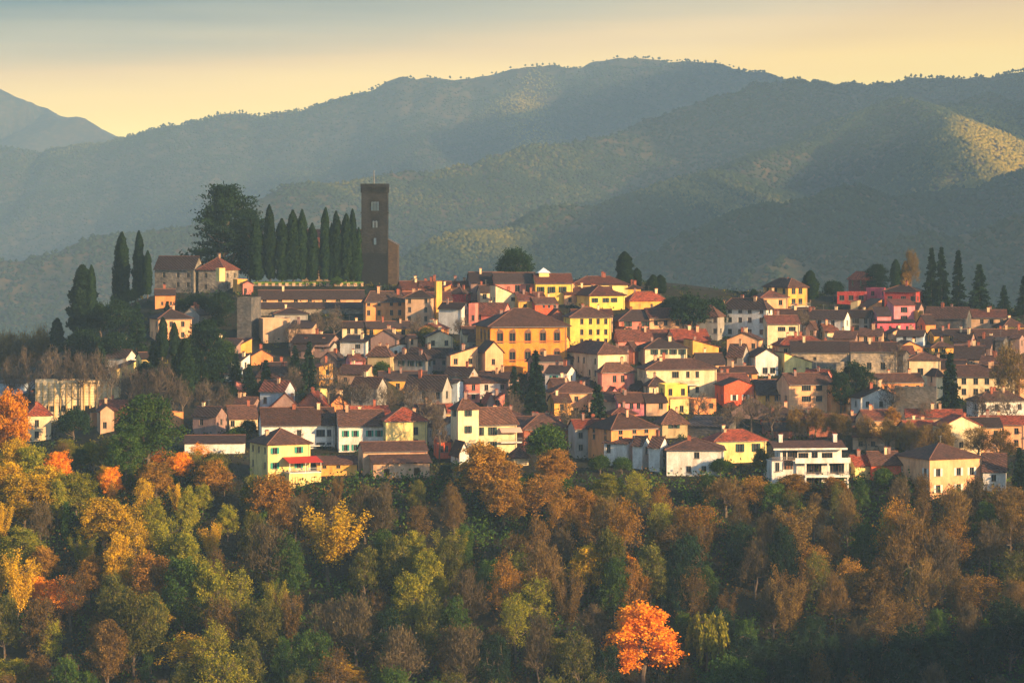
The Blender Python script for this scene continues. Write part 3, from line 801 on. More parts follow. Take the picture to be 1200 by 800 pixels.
# glass lantern on the palace wing
lr, lw, ld, lh, lrh, lm, lro = p
b = MB(); b.box(1.5, 4.6, 3.5, 6.4, lh + .5, lh + lrh + .5); b.build("lantern_drum", plaster(PAL["lemon"], .2), lro)
b = MB(); b.poly([(1.0, 3, 0), (5.1, 3, 0), (3.05, 5, 1.6)]); b.poly([(5.1, 3, 0), (5.1, 6.9, 0), (3.05, 5, 1.6)]); b.poly([(5.1, 6.9, 0), (1.0, 6.9, 0), (3.05, 5, 1.6)]); b.poly([(1.0, 6.9, 0), (1.0, 3, 0), (3.05, 5, 1.6)]); b.poly([(1.0, 6.9, 0), (5.1, 6.9, 0), (5.1, 3, 0), (1.0, 3, 0)])
b.build("lantern_roof", paint("white_lead", (214, 212, 206)), lro, (0, 0, lh + lrh + .52))

# --- left centre
h("C", -5, 122, 488, 560, 462, "gx", 6, "cream", "small white-fronted house with two dark windows at the left of the low yellow house", roof="dark", wx=[40, 80], wy=[508], ww=1.0, wh=1.6, chim=1)
h("C", 118, 382, 492, 562, 462, "gx", 12, "yellow", "low yellow house with a long dark roof below the orange block", roof="dark", wx=[165, 290, 340], wy=[515], chim=2, ww=1.2, d=6)
h("C", -10, 178, 567, 655, 540, "sb", -20, "white", "white-grey house with wide dark windows left of the balcony gable", roof="dark", wx=[(88, 1.7), (155, 1.7)], wy=[592, 640], wh=1.2, d=6)
g = h("C", 160, 345, 550, 660, 507, "gy", -12, "dusk", "pinkish gabled house with a balcony under its low wide gable", roof="dark", wx=[(250, 1.2), (290, 1.2)], wy=[562, 610], wh=1.7, d=9)
balcony(g, g[1]*.3, g[1]*.85, g[3]*.42)
h("C", 266, 352, 602, 665, 585, "sl", -24, "white", "small white house with a slanting roof right of the balcony gable", roof="dark", wx=[300], wy=[630], d=4, chim=1)
h("C", 346, 420, 548, 660, 535, "gx", 18, "tan", "narrow pinkish house end with one small window beside the shaded shrubs", wx=[390], wy=[567, 615], ww=.8, roof="dark", d=5, chim=0)
h("C", 143, 288, 638, 768, 600, "hip", -16, "khaki", "khaki two-storey house with a brown roof and a green tree against its wall", wx=[178, 255], wy=[656, 720], ww=1.0, xm=272)
h("C", 276, 503, 662, 775, 635, "hip", -27, "grey", "grey shaded house with a low dark roof and a sunlit strip down its right end", roof="dark", wx=[328, 382, 430], wy=[687, 742], ww=1.0, xm=488, sh="dark")
h("C", 18, 130, 672, 770, 645, "gx", 16, "rose", "bright pink house with two narrow windows left of the khaki house", wx=[58, 112], wy=[712], ww=.9, wh=1.7, roof="rust", d=6)
h("C", -30, 25, 710, 770, 700, "sl", 14, "peach", "little peach outbuilding leaning on the bright pink house", wx=[], wy=[740], roof="brown", d=4, chim=0)
pg = h("C", 578, 750, 642, 790, 600, "sl", 20, "peach", "wide peach house with a slanting gable line and six windows", xm=596, wx=[630, 710], wy=[675, 742], ww=1.2, roof="brown", chim=2, key="peachgable")
h("C", 744, 892, 622, 790, 572, "gy", 16, "peach", "peach gabled house with five windows joined to the right of the wide peach house", wx=[773, 838], wy=[614, 677, 740], ww=1.0, roof="brown", d=9, chim=0)

# --- left flank
h("H", 265, 378, 110, 160, 72, "sl", 22, "yellow", "low sunlit yellow house with a slanting roof among the dark trees on the left slope", wx=[300], wy=[118], roof="rust", d=6)
h("H", 358, 478, 150, 192, 122, "gy", 12, "orange", "small orange gabled cottage among trees below the pink plaster house", wx=[410, 440], wy=[155], ww=.8, wh=1.0, roof="brown")
h("H", 282, 365, 172, 212, 145, "sb", -24, "white", "little white-walled house with a dark lean-to roof left of the orange cottage", roof="dark", wx=[300], wy=[192], d=5, chim=1)
h("H", 412, 548, 215, 262, 186, "gx", 12, "brick", "low brick-orange house with a dark roof below the orange cottage", roof="dark", wx=[450], wy=[238], ww=.8, d=7)
h("H", 290, 356, 284, 330, 268, "sr", 10, "pink", "small pinkish house with one window, between dark trees on the left slope", wx=[315], wy=[290], ww=.9, d=5, roof="brown")
h("H", 250, 330, 236, 270, 220, "sb", -20, "blue", "small pale blue-grey shed roofed house half hidden by a cedar", wx=[], wy=[250], roof="grey", d=5, chim=0)
yb_ = h("H", 655, 758, 200, 290, 185, "sl", 24, "yellow", "sunlit yellow house with a bright open balcony on the left slope", wx=[690, 735], wy=[225, 268], ww=1.1, wh=1.4, roof="rust", d=6, chim=1)
balcony(yb_, .3, yb_[1] - .2, yb_[3]*.42, 1.2)
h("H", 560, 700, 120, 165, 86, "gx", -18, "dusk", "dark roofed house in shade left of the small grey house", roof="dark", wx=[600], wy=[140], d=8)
h("H", 655, 780, 108, 160, 88, "gx", -18, "grey", "small grey shaded house with one window behind the tall pine", roof="dark", wx=[695], wy=[128], ww=.9)
h("H", 700, 815, 165, 240, 135, "gy", -30, "dusk", "house with a steep dark blue-grey roof left of the bright pink house", roof="dark", wx=[760], wy=[200], d=9)
h("H", 414, 575, 312, 418, 272, "gx", -26, "blue", "blue-green shaded house with a reddish roof above the long white houses", wx=[438], wy=[358], ww=1.1, wh=1.7, roof="rust", d=8)
h("H", 455, 600, 385, 425, 328, "gy", 10, "dusk", "house with a wide reddish gable roof just behind the long white houses", wx=[], wy=[395], roof="rust", chim=1)
h("H", 590, 745, 385, 425, 325, "gy", -12, "brick", "dark red house with a reddish gable behind the long white houses", wx=[], wy=[395], roof="red", chim=2)
h("H", 683, 722, 308, 350, 302, "flat", 28, "lemon", "tiny bright yellow sunlit wall with one window among bare trees", wx=[700], wy=[325], d=3, chim=0, side=False)
h("H", 732, 832, 372, 410, 335, "gy", 14, "orange", "small orange house with a rounded gable and a dark opening among bare trees", wx=[(785, 1.5)], wy=[378], roof="rust", wh=1.2)
h("H", 842, 1010, 296, 408, 256, "gx", -30, "grey", "long grey weathered house with a brown roof behind bare trees", wx=[855, 905, 975], wy=[335], ww=1.2, wh=1.7, roof="brown", d=8, chim=2)
h("I", 325, 572, 250, 360, 187, "gx", -30, "grey", "large grey weathered house with a dark roof behind bare trees", wx=[357, 427, 500], wy=[280], ww=1.3, wh=2.0, roof="dark", d=9, chim=1)
h("I", 568, 628, 215, 340, 205, "gx", -22, "blue", "narrow blue-grey house with a lit pale window above the tall hipped house", wx=[598], wy=[232], ww=1.2, wh=1.6, roof="dark", d=6, chim=0)
ph = h("I", 622, 722, 218, 320, 195, "gx", 8, "pink", "small pink house with a wooden balcony left of the small white house", wx=[650, 688], wy=[240, 285], ww=1.0, roof="dark", d=7, chim=1)
balcony(ph, .3, ph[1] - .3, ph[3]*.5, 1.0)
h("I", 716, 864, 214, 300, 190, "gx", -4, "white", "small white house with two windows below the peach gabled house", wx=[755, 838], wy=[240], ww=1.1, roof="brown", d=7, chim=0)
h("I", 735, 800, 310, 350, 275, "gy", 14, "dusk", "reddish-roofed cottage below the small white house", wx=[], wy=[320], roof="red", chim=0)
h("I", 775, 850, 300, 345, 278, "sl", 18, "pink", "small salmon cottage with a pale round end below the small white house", wx=[815], wy=[320], roof="red", chim=1, d=4)

# --- long front row on the left
ws = h("H", 398, 768, 470, 590, 404, "gx", 9, "white", "long white house with a wide brown roof and a long balcony", xm=None, wx=[530, 600, (700, 2.2), 740], wy=[512, 572], ww=1.1, wh=1.7, sh=None, roof="brown", d=10, key="white1")
balcony(ws, ws[1]*.35, ws[1]*.98, ws[3] - 5.2, 1.2)
ws2 = h("H", 762, 1003, 474, 600, 414, "gx", 8, "white", "white house with green shutters and a small iron balcony, joined to the long white house", wx=[820, 865, 932, 975], wy=[512, 578], ww=.9, wh=1.5, sh="green", roof="brown", d=10)
balcony(ws2, ws2[1]*.56, ws2[1]*.85, ws2[3] - 4.6, 1.0)
h("I", 198, 446, 412, 592, 358, "hip", 10, "lemon", "pale cream house with a red hipped roof and a round dark tree before it", wx=[248, 387], wy=[467, 530], ww=1.2, wh=1.9, roof="red", chim=1, sh=None)
vl = h("H", 353, 648, 562, 752, 505, "hip", 26, "lemon", "pale yellow villa with a hipped roof, a red awning and a crowded balcony", xm=456, wx=[487, 596], wy=[593, 663], ww=1.1, wh=1.5, sh="green", roof="brown", key="villa", chim=1)
def villa_bits():
    root, w, d, hw, hh, m, ro = vl
    u0 = w * .36; u1 = w + 1.2; z = (752 - 692) / 4 * m; zt = (752 - 642) / 4 * m
    b = MB(); b.box(u0, u1, -4.0, -.01, z - .25, z); pb = b.build("balcony", plaster(PAL["white"], .2), root)
    b = MB(); b.box(u0, u1, -3.8, -.02, -4, z - .26); b.build("porch", plaster(PAL["lemon"], .3), root)
    b = MB(); b.box(u0, u1, -4.0, -3.94, z + .9, z + 1.0)
    for i in range(28): x = u0 + (u1 - u0 - .05) * i / 27; b.box(x, x + .05, -3.98, -3.94, z, z + .899)
    b.build("railing", METAL, pb)
    b = MB(); slab(b, [(u0 - .2, -4.3, zt - .2), (u1 + .3, -4.3, zt - .2), (u1 + .3, -.05, zt + .9), (u0 - .2, -.05, zt + .9)], [(0, 1, 2, 3)], .08)
    b.build("awning", paint("red_canvas", (170, 48, 34)), root)
    for x in (u0 + .05, (u0 + u1)/2, u1 - .15):
        b = MB(); b.box(x, x + .1, -3.93, -3.83, z, zt - .1); b.build("post", paint("white_post", (210, 205, 195)), root)
    for i in range(4):
        x = u0 + 1 + i * 1.5
        c = MB(); c.box(-.25, .25, -.25, .25, .42, .47); c.box(-.25, .25, .2, .25, .47, .95)
        for sx in (-.22, .18):
            for sy in (-.22, .18): c.box(sx, sx + .04, sy, sy + .04, 0, .42)
        co = c.build("balcony_chair", paint("white_plastic", (215, 215, 212), .4), None)
        M = root.matrix_basis
        from mathutils import Matrix, Vector
        P = Matrix.Translation(root.location) @ Matrix.Rotation(root.rotation_euler[2], 4, "Z") @ Vector((x, -2.0 - (i % 2) * .6, z + .002))
        co.location = P; co.rotation_euler = (0, 0, root.rotation_euler[2] + i)
        tag(co, ["white plastic chair at the left end of the villa's awning balcony", "second white chair from the left on the villa's awning balcony", "third white chair from the left on the villa's awning balcony", "white plastic chair at the right end of the villa's awning balcony"][i], "chair", "chairs on the villa balcony")
    for (x, zz) in ((w*.5, -1 + 1.0), (w*.95, 1.0)):
        link("window", window_mesh(1.4, 1.6, "wood"), root, (x, -3.95, .3))
villa_bits()
h("H", 676, 872, 656, 712, 630, "sb", 6, "yellow", "low yellow outbuilding with a flat brown roof right of the villa balcony", wx=[720, 785], wy=[668], ww=1.0, wh=.7, roof="brown", d=5, chim=0)
bn = h("I", 78, 446, 572, 700, 536, "gx", 12, "tan", "old pinkish barn with two stepped brown roofs at the edge of the wood", xm=None, wx=[350], wy=[588], ww=1.1, wh=1.3, roof="brown", d=8, name="barn", cat="barn", key="barn", chim=0)
def barn_bits():
    root, w, d, hw, hh, m, ro = bn
    zt = (700 - 622) / 4.444 * m
    b = MB(); slab(b, [(1.2, -5.6, zt - .1), (w + .2, -5.6, zt - .1), (w + .2, -.02, zt + 1.5), (1.2, -.02, zt + 1.5)], [(0, 1, 2, 3)], .2); b.build("lower_roof", [tiles(ROOF["brown"])], root)
    b = MB(); facade(b, (1.6, -5), (1, 0), w - 2, -4, zt - .2, [(3.2, .4, 1.3, 1.6), (w - 5, .4, 1.5, 1.7)]); facade(b, (w - .4, -5), (0, 1), 5, -4, zt - .2, []); facade(b, (1.6, 0), (0, -1), 5, -4, zt - .2, [])
    b.poly([(1.6, -5, zt - .2), (1.6, -.1, zt + 1.2), (1.6, -.1, zt - .2)][::-1]); b.poly([(w - .4, -5, zt - .2), (w - .4, -.1, zt - .2), (w - .4, -.1, zt + 1.2)])
    b.build("lower_wall", plaster(PAL["tan"], .4), root)
    b = MB(); b.box(w - 4.2, w - .02, -.06, .02, zt + 1.7, hw - .2); b.build("brick_panel", STONE_T["stone"] if False else plaster(PAL["brick"], .2), root)
barn_bits()

# --- hipped cream houses in the centre
h("I", 568, 715, 348, 620, 308, "hip", 26, "cream", "tall house with a small hipped roof behind the pale awning house", xm=608, wx=[660], wy=[372, 460], ww=1.0, wh=1.8, roof="brown", sideshut=True, sh="dark")
ih = h("I", 604, 914, 420, 600, 356, "hip", 16, "cream", "cream house with a broad brown hipped roof, dark shutters and a pale awning", wx=[645, 720, 787], wy=[470, 545], ww=1.1, wh=2.0, sh="dark", roof="brown", xm=622, chim=2)
def ih_bits():
    root, w, d, hw, hh, m, ro = ih
    balcony(ih, w*.68, w + .8, hw - 5.0, 2.0)
    b = MB(); slab(b, [(w*.68, -2.2, hw - 2.6), (w + .9, -2.2, hw - 2.6), (w + .9, -.03, hw - 1.5), (w*.68, -.03, hw - 1.5)], [(0, 1, 2, 3)], .06); b.build("awning", paint("pink_canvas", (206, 160, 134)), root)
ih_bits()
h("I", 568, 664, 580, 650, 530, "gy", 20, "white", "small white gabled house at the edge of the wood beside the large orange tree", wx=[598], wy=[605], ww=.9, roof="brown", d=7, chim=0)
h("I", 478, 572, 520, 612, 500, "gx", 12, "coral", "small coral-red house with three narrow openings between the cream houses", wx=[500, 525, 548], wy=[560], ww=.8, wh=1.6, roof="brown", d=5, chim=0)
h("I", 868, 975, 598, 650, 560, "hip", 16, "cream", "low pale outbuilding with a dark roof half behind the large orange tree", wx=[], wy=[620], roof="brown", chim=0)
h("J", 18, 288, 430, 545, 372, "hip", 12, "brick", "low red-brick house with a wide brown hipped roof left of the round green tree", wx=[45, 240], wy=[475], ww=1.1, roof="brown", xm=None, chim=2)

# --- centre
h("D", 298, 633, 632, 795, 580, "hip", 24, "cream", "white house with a sunlit blank right wall below the yellow palace", xm=474, wx=[], wy=[675, 740], roof="brown", chim=2)
h("D", 296, 402, 657, 735, 640, "gx", -28, "grey", "small grey house with two dark openings left of the white sunlit house", roof="dark", wx=[330, 370], wy=[680], d=5, chim=1)
h("J", 164, 318, 156, 262, 128, "gx", -22, "white", "small white house with one teal-shuttered window below the yellow palace", wx=[208, 263], wy=[180, 225], ww=1.2, wh=1.2, sh="green", roof="dark", d=7)
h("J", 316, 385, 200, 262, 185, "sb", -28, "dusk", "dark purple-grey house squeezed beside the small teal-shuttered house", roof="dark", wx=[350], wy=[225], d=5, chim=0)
h("J", 424, 606, 146, 272, 112, "hip", 18, "pink", "salmon-pink house with two tall windows below the white sunlit house", wx=[507, 548], wy=[186, 250], ww=1.1, wh=1.9, sh=None, roof="brown", xm=440, chim=1)
h("J", 176, 285, 216, 290, 190, "gx", 14, "orange", "small orange house behind the dark fir in the centre", wx=[192, 240], wy=[240], roof="brown", d=6)
h("J", 178, 292, 298, 368, 266, "gx", 16, "yellow", "small yellow-orange house with one window right of the dark fir", wx=[247], wy=[324], ww=1.1, roof="brown", d=6, chim=1)
h("J", 462, 535, 262, 300, 232, "gy", 14, "rose", "tiny rose-pink house with a rounded gable below the salmon-pink house", wx=[], wy=[275], roof="red", chim=0, d=5)
h("J", 576, 660, 238, 280, 205, "sb", -18, "dusk", "row of dark garages with a low roof between the salmon and the pale yellow houses", wx=[(600, 1.6), (640, 1.6)], wy=[255], wh=1.6, roof="dark", d=6, chim=0)
h("D", 693, 968, 602, 710, 560, "hip", 12, "cream", "cream house with a long dark roof and a row of five shuttered windows", wx=[735, 785, 840, 890, 940], wy=[624], ww=1.1, wh=1.4, sh="dark", roof="dark", d=10, chim=2)
h("D", 610, 702, 610, 700, 572, "gy", -20, "brick", "brown gabled house joined to the left of the long cream house", wx=[660], wy=[630], roof="brown", chim=0)
h("D", 955, 1142, 598, 660, 560, "sr", 16, "yellow", "yellow gabled house with a slanting red roof and a bush before it", wx=[990, 1060], wy=[612], roof="red", ww=1.0, d=8)
h("D", 560, 900, 560, 620, 510, "gx", 10, "pink", "long low house with a reddish roof and skylights below the pink houses", wx=[600, 850], wy=[575], roof="rust", chim=3, d=8, y_at=872)
h("D", 850, 1100, 565, 620, 508, "gx", 16, "peach", "low house with a broad faded red roof left of the shaded white palace", wx=[], wy=[590], roof="red", chim=3, d=10, y_at=868)
h("D", 568, 648, 522, 560, 492, "gy", 18, "lemon", "tiny sunlit yellow gabled house below the wide pinkish house", wx=[], wy=[530], roof="brown", chim=1)
bw = h("J", 628, 1014, 137, 285, 98, "hip", 10, "cream", "long pale cream house with a brown roof, brown shutters and a small balcony", wx=[(808, 1.9), 870, 917], wy=[165, 240], ww=1.0, wh=1.7, sh=None, roof="brown", d=11, chim=2, xm=None, key="longcream")
balcony(bw, bw[1]*.5, bw[1]*.74, bw[3] - 4.2, 1.2)
h("D", 1000, 1176, 690, 760, 640, "gx", 8, "peach", "low peach house with a dark roof behind the long pale cream house", wx=[], wy=[700], roof="dark", chim=1, d=10)
h("J", 655, 768, 216, 300, 180, "hip", 14, "cream", "small cream house with a dark domed-looking roof before the long pale cream house", wx=[705], wy=[245], roof="dark", chim=1)
h("J", 728, 868, 218, 360, 185, "flat", 14, "bright", "lemon yellow house with a roof terrace and a balustrade", wx=[782, 845], wy=[250, 333], ww=1.1, wh=1.8, chim=0, d=6, roof="brown")
bl = h("J", 762, 875, 292, 360, 278, "flat", 12, "lemon", "low lemon yellow house front with a balustraded terrace on top", wx=[838], wy=[333], ww=1.1, wh=1.7, chim=0, d=5)
def balustrade(hh):
    root, w, d, hw = hh[:4]
    b = MB(); b.box(-.1, w + .1, -.2, 0, hw + .9, hw + 1.05)
    for i in range(int(w / .35)): b.box(.1 + i*.35, .26 + i*.35, -.16, -.04, hw + .36, hw + .899)
    b.build("balustrade", plaster(PAL["tan"], .3), root)
balustrade(bl)
h("J", 868, 1010, 290, 362, 262, "flat", 16, "orange", "low orange house with a terrace wall and one window, left of the coral house", wx=[905, 945, 985], wy=[318], ww=1.1, wh=1.4, chim=0, d=6)
h("J", 498, 655, 300, 372, 264, "gx", 12, "rose", "rose-pink terraced house with a brown roof and four windows", wx=[518, 590, 625], wy=[318], ww=1.0, wh=1.6, roof="brown", d=7, chim=2)
h("J", 640, 766, 300, 370, 266, "gx", 10, "tan", "cream and pink terraced house with a dark roof left of the lemon terrace house", wx=[670, 735], wy=[320], ww=1.1, wh=1.5, roof="dark", d=7, chim=1)
h("J", 463, 614, 358, 400, 332, "hip", 16, "orange", "low orange house with a dark red roof just behind the orange hipped house", wx=[], wy=[370], roof="rust", chim=2)
oh = h("J", 380, 724, 432, 612, 372, "hip", 30, "orange", "large orange hipped house with a purple-shaded arched left wall", xm=490, wx=[537, 607, 668], wy=[447, 480], ww=1.2, wh=1.2, roof="brown", chim=1, key="orangehip")
h("J", 712, 868, 402, 480, 345, "hip", 14, "khaki", "khaki house with a broad brown roof and shuttered windows behind bare shrubs", wx=[800, 740], wy=[418], ww=1.5, wh=1.2, sh="dark", roof="brown", chim=1)
t1 = h("J", 456, 604, 505, 622, 488, "sb", -28, "white", "first blue-shaded white terraced house behind the hedge, nearest the orange house", xm=590, wx=[478, 560], wy=[532], ww=1.1, wh=2.0, roof="brown", d=9, chim=0)
h("J", 596, 690, 512, 632, 478, "gx", -30, "white", "middle blue-shaded white terraced house of three behind the hedge", wx=[662], wy=[540, 590], ww=1.4, wh=1.8, roof="brown", d=9, chim=0)
h("J", 676, 778, 520, 645, 480, "gx", -30, "white", "third blue-shaded white terraced house, joined to the big white house", wx=[750], wy=[548, 600], ww=1.4, wh=1.8, roof="brown", d=9, chim=1)
bwh = h("J", 764, 1056, 535, 665, 492, "hip", -2, "white", "big plain white house with a low brown roof and three small windows", wx=[912], wy=[562], ww=1.3, wh=1.5, roof="brown", d=13, chim=1, key="bigwhite")
for zx in (873, 947):
    root, w, d, hw, hh, m, ro = bwh
    link("window", window_mesh(1.1, 1.5, "plain"), root, (((600 + zx/4.212 - 600)*m - root.location.x), -.22, (665 - 645)/4.212*m))

# --- right of centre
h("E", 78, 236, 422, 560, 375, "hip", -30, "grey", "shaded grey-white house with four windows at the left end of the white palace", roof="brown", wx=[103, 178], wy=[447, 507], ww=1.2, wh=1.5, d=10, chim=1, sh=None)
h("E", 228, 500, 380, 575, 336, "hip", -29, "white", "large shaded white palace with three rows of windows and a sunlit right end", roof="dark", xm=462, wx=[268, 322, 373, 435], wy=[398, 448, 513], ww=1.3, wh=1.5, chim=2, name="palace", cat="palace")
h("E", 398, 582, 322, 430, 292, "hip", 14, "peach", "peach house with a low hipped roof left of the yellow tower house", roof="rust", wx=[455, 542], wy=[350, 405], ww=1.2, chim=1)
yt = h("E", 464, 692, 265, 385, 225, "hip", 28, "yellow", "tall yellow house with a broad brown roof and tall windows at the skyline", xm=582, wx=[613, 653], wy=[288, 345], ww=1.5, wh=1.8, roof="brown", chim=1, key="yellowtower")
balcony(yt, .2, yt[1] + .2, yt[3]*.12, 1.6)
h("E", 450, 648, 467, 605, 430, "gx", 6, "cream", "cream house with a red roof, two wide and two small windows below the shaded palace", roof="rust", wx=[478, (546, 2.3), (605, 2.1)], wy=[496, 556], ww=1.0, wh=1.3, chim=1, d=9)
h("E", 648, 934, 440, 565, 402, "gx", -30, "white", "long white-grey shaded house with a dark roof right of the cream red-roofed house", roof="dark", wx=[695, 760, 830, 878], wy=[464], ww=1.2, wh=1.7, d=9, chim=2)
h("E", 680, 770, 492, 570, 462, "gy", -28, "dusk", "small grey-pink gabled house with one arched window before the long shaded house", wx=[710], wy=[520], ww=1.1, wh=1.7, roof="brown", d=8, chim=0)
h("E", 755, 862, 510, 570, 475, "gx", 16, "cream", "little house with a sunlit white wall and a faded red roof", wx=[], wy=[530], roof="rust", d=6, chim=1)
h("E", 835, 990, 548, 608, 515, "gx", -18, "dusk", "greyish-pink low house with a brown roof above the long old stone wall", wx=[905, 960], wy=[562], roof="brown", chim=2, d=7)
h("E", 975, 1125, 532, 605, 502, "gx", -12, "tan", "low pinkish-grey house with a flat brown roof beside the greyish-pink house", wx=[1010, 1070], wy=[555], roof="brown", chim=2, d=7)
h("E", 912, 1068, 432, 505, 400, "gx", -26, "grey", "pale grey house with a dormer and dark openings left of the pink houses", wx=[(957, 2.2), 1010], wy=[452, 490], roof="dark", d=7, chim=1)
h("F", 55, 230, 298, 365, 290, "flat", -10, "red", "low crimson building with three white-framed windows below the small pavilion", wx=[80, 130, 185], wy=[325], ww=1.6, wh=1.6, chim=0, d=7)
pv = h("F", 128, 254, 218, 300, 186, "hip", 32, "darkred", "small square dark red pavilion with a bright red hipped roof at the skyline", xm=205, wx=[225], wy=[245], ww=.9, roof="red", chim=1, d=6)
h("F", 216, 328, 276, 345, 268, "flat", -24, "magenta", "red block with a bright right edge below the pine at the skyline", wx=[250, 285], wy=[300], ww=1.2, wh=1.4, chim=0, d=6)
h("F", 322, 542, 288, 415, 262, "hip", -24, "red", "big crimson mansion with a dark roof beside the tall conifers", xm=488, wx=[350, 420, 470], wy=[330], ww=1.7, wh=1.6, roof="dark", chim=1, key="crimson", name="mansion", cat="mansion")
pk = h("F", 343, 484, 366, 470, 340, "sb", 10, "rose", "bright pink house with two white triple-arched windows", wx=[(372, 2.2), (422, 2.2)], wy=[390, 438], wh=1.7, roof="rust", chim=0, d=7)
h("F", 266, 485, 462, 530, 450, "sb", 6, "magenta", "low magenta-pink house front with small windows below the bright pink house", wx=[295, 345, 385, 440], wy=[490], ww=.9, wh=1.2, roof="dark", d=4, chim=0)
h("F", 266, 350, 424, 520, 385, "sb", 4, "rose", "narrow pink house with a dark roof at the left of the bright pink house", wx=[305], wy=[440], ww=1.1, roof="dark", d=6, chim=0)
h("F", 180, 302, 375, 425, 338, "sl", 22, "orange", "sunlit orange house with a steeply slanting roof line", wx=[], wy=[390], roof="brown", d=7, chim=0)
h("F", 128, 192, 350, 410, 340, "sl", -18, "khaki", "narrow khaki house left of the slanting orange house", wx=[155], wy=[370], roof="brown", d=5, chim=0)
h("F", 480, 515, 402, 475, 396, "flat", 32, "yellow", "slim bright yellow house end right of the bright pink house", wx=[], wy=[430], d=3, chim=0, side=False)
h("F", 506, 598, 466, 525, 425, "gx", 18, "orange", "little orange house with a dark roof below the slim yellow end", wx=[550], wy=[490], roof="dark", d=6, chim=0)
h("F", 548, 806, 432, 520, 385, "gx", -31, "darkstone", "long dark grey house with tall openings below the tall conifers", wx=[615, 673, 745], wy=[447], ww=1.4, wh=2.1, roof="brown", d=9, chim=2)
h("F", 796, 1005, 432, 520, 398, "gx", -8, "tan", "tan house with a reddish roof between the dark grey house and the yellow cottage", wx=[852, 905, 960], wy=[456], ww=1.1, wh=1.4, roof="rust", d=8, chim=2)
h("F", 938, 1095, 484, 565, 445, "hip", 12, "bright", "bright yellow cottage with a brown roof at the far right", wx=[1030], wy=[502, 545], ww=1.0, roof="brown", chim=1, d=8)
h("F", 915, 985, 545, 572, 528, "sb", 10, "white", "small white roofed shed left of the bright yellow cottage", wx=[], wy=[550], roof="grey", d=4, chim=0)
h("F", 572, 790, 532, 605, 506, "gx", 6, "yellow", "yellow house with three dark windows and a dark roof, right part of the old town", wx=[628, 685, 738], wy=[548], ww=1.1, wh=1.4, roof="dark", d=8, chim=2)
h("F", 385, 562, 536, 600, 510, "gx", -16, "blue", "pale blue-white house with two small windows below the pink houses", wx=[428, 478, 530], wy=[552], ww=1.0, wh=1.4, roof="dark", d=7, chim=2)
h("F", 552, 705, 597, 640, 575, "hip", 10, "yellow", "low yellow house with a brown roof behind the tall fir on the right", wx=[640, 600], wy=[614], wh=1.0, roof="brown", chim=1)
h("F", 320, 440, 520, 560, 500, "gy", 16, "peach", "little peach gabled house at the foot of the pink houses", wx=[350], wy=[538], roof="brown", chim=1, d=5)
h("F", 700, 830, 560, 640, 520, "gx", -28, "dusk", "shaded dusky house with a wide brown roof behind the tall fir", wx=[790], wy=[590], roof="dark", d=9, chim=2)
h("F", 820, 960, 600, 660, 545, "gx", -20, "dusk", "dusky house with a broad dark roof left of the grey corner house", wx=[], wy=[620], roof="dark", d=10, chim=2)
h("F", 700, 900, 660, 700, 600, "gx", -12, "tan", "low house with a wide grey-brown roof behind the long cream house", wx=[], wy=[680], roof="dark", d=10, chim=3)
h("F", 925, 1010, 560, 660, 545, "gx", -28, "darkstone", "narrow dark grey corner house below the white shed", wx=[970], wy=[585], roof="grey", d=6, chim=0)
h("F", 1010, 1100, 548, 640, 530, "gx", -28, "dusk", "dusky purple-grey house at the right edge below the yellow cottage", wx=[1060], wy=[575], roof="brown", d=7, chim=0)

# --- right: long old wall house and front
h("E", 600, 930, 622, 738, 572, "gx", -4, "ruinstone", "long old stone building with a dark roof and patchy plaster", wx=[660, 730], wy=[660], ww=.9, wh=1.0, roof="dark", d=9, chim=2, side=False, base=-9)
h("F", 130, 400, 618, 825, 578, "gx", -6, "ruinstone", "old grey stone tenement with rows of pale blue windows", wx=[160, 230, 305, 375], wy=[635, 700, 770], ww=1.3, wh=1.9, roof="brown", d=9, chim=3, side=False)
h("F", 345, 462, 640, 825, 620, "gx", -28, "darkstone", "dark narrow tenement with tall pale windows left of the cream house", wx=[430], wy=[715, 775], ww=1.3, wh=2.2, roof="dark", d=8, chim=0, side=False)
h("L", 343, 505, 87, 215, 58, "hip", -5, "cream", "tall cream house with one square window left of the big fir", wx=[395], wy=[142, 205], ww=1.6, wh=1.9, roof="brown", d=11, chim=1)
h("L", 436, 500, 155, 290, 135, "hip", 20, "cream", "narrow cream corner house left of the big fir", wx=[447, 470], wy=[180, 235, 275], ww=.9, wh=1.5, roof="brown", d=7, chim=0)
h("L", 570, 845, 165, 285, 122, "gx", -3, "cream", "long cream house with two rows of dark shuttered windows right of the big fir", wx=[600, 655, 707, 762, 815], wy=[187, 236], ww=1.3, wh=1.7, sh=None, roof="brown", d=11, chim=2)
h("L", 840, 905, 168, 290, 135, "gx", 8, "peach", "peach house at the right edge beyond the rusty tree", wx=[870], wy=[190, 240], roof="brown", d=9, chim=1)
h("L", 282, 484, 222, 400, 212, "flat", -10, "darkstone", "old dark stone wall building with an arched gate", wx=[(418, 2.6)], wy=[372], wh=3.2, d=5, chim=0, side=False, style="wood")
h("E", 368, 528, 648, 758, 612, "gy", 10, "white", "pinkish-white gabled house with wide dark windows below the shaded palace", wx=[405, (455, 1.5), (497, 1.5)], wy=[663, 725], ww=1.0, wh=1.7, roof="brown", d=10, chim=0)
h("E", 248, 375, 645, 745, 590, "gx", -30, "grey", "grey shaded wing with a brown roof left of the pinkish-white gabled house", wx=[290, 330], wy=[670], roof="brown", d=9, chim=1)
h("E", 524, 716, 680, 755, 632, "sr", 14, "lemon", "cream-yellow house with a slanting roof line right of the pinkish-white gable", wx=[570, 620, 690], wy=[655, 725], ww=1.0, roof="rust", d=8, chim=0)
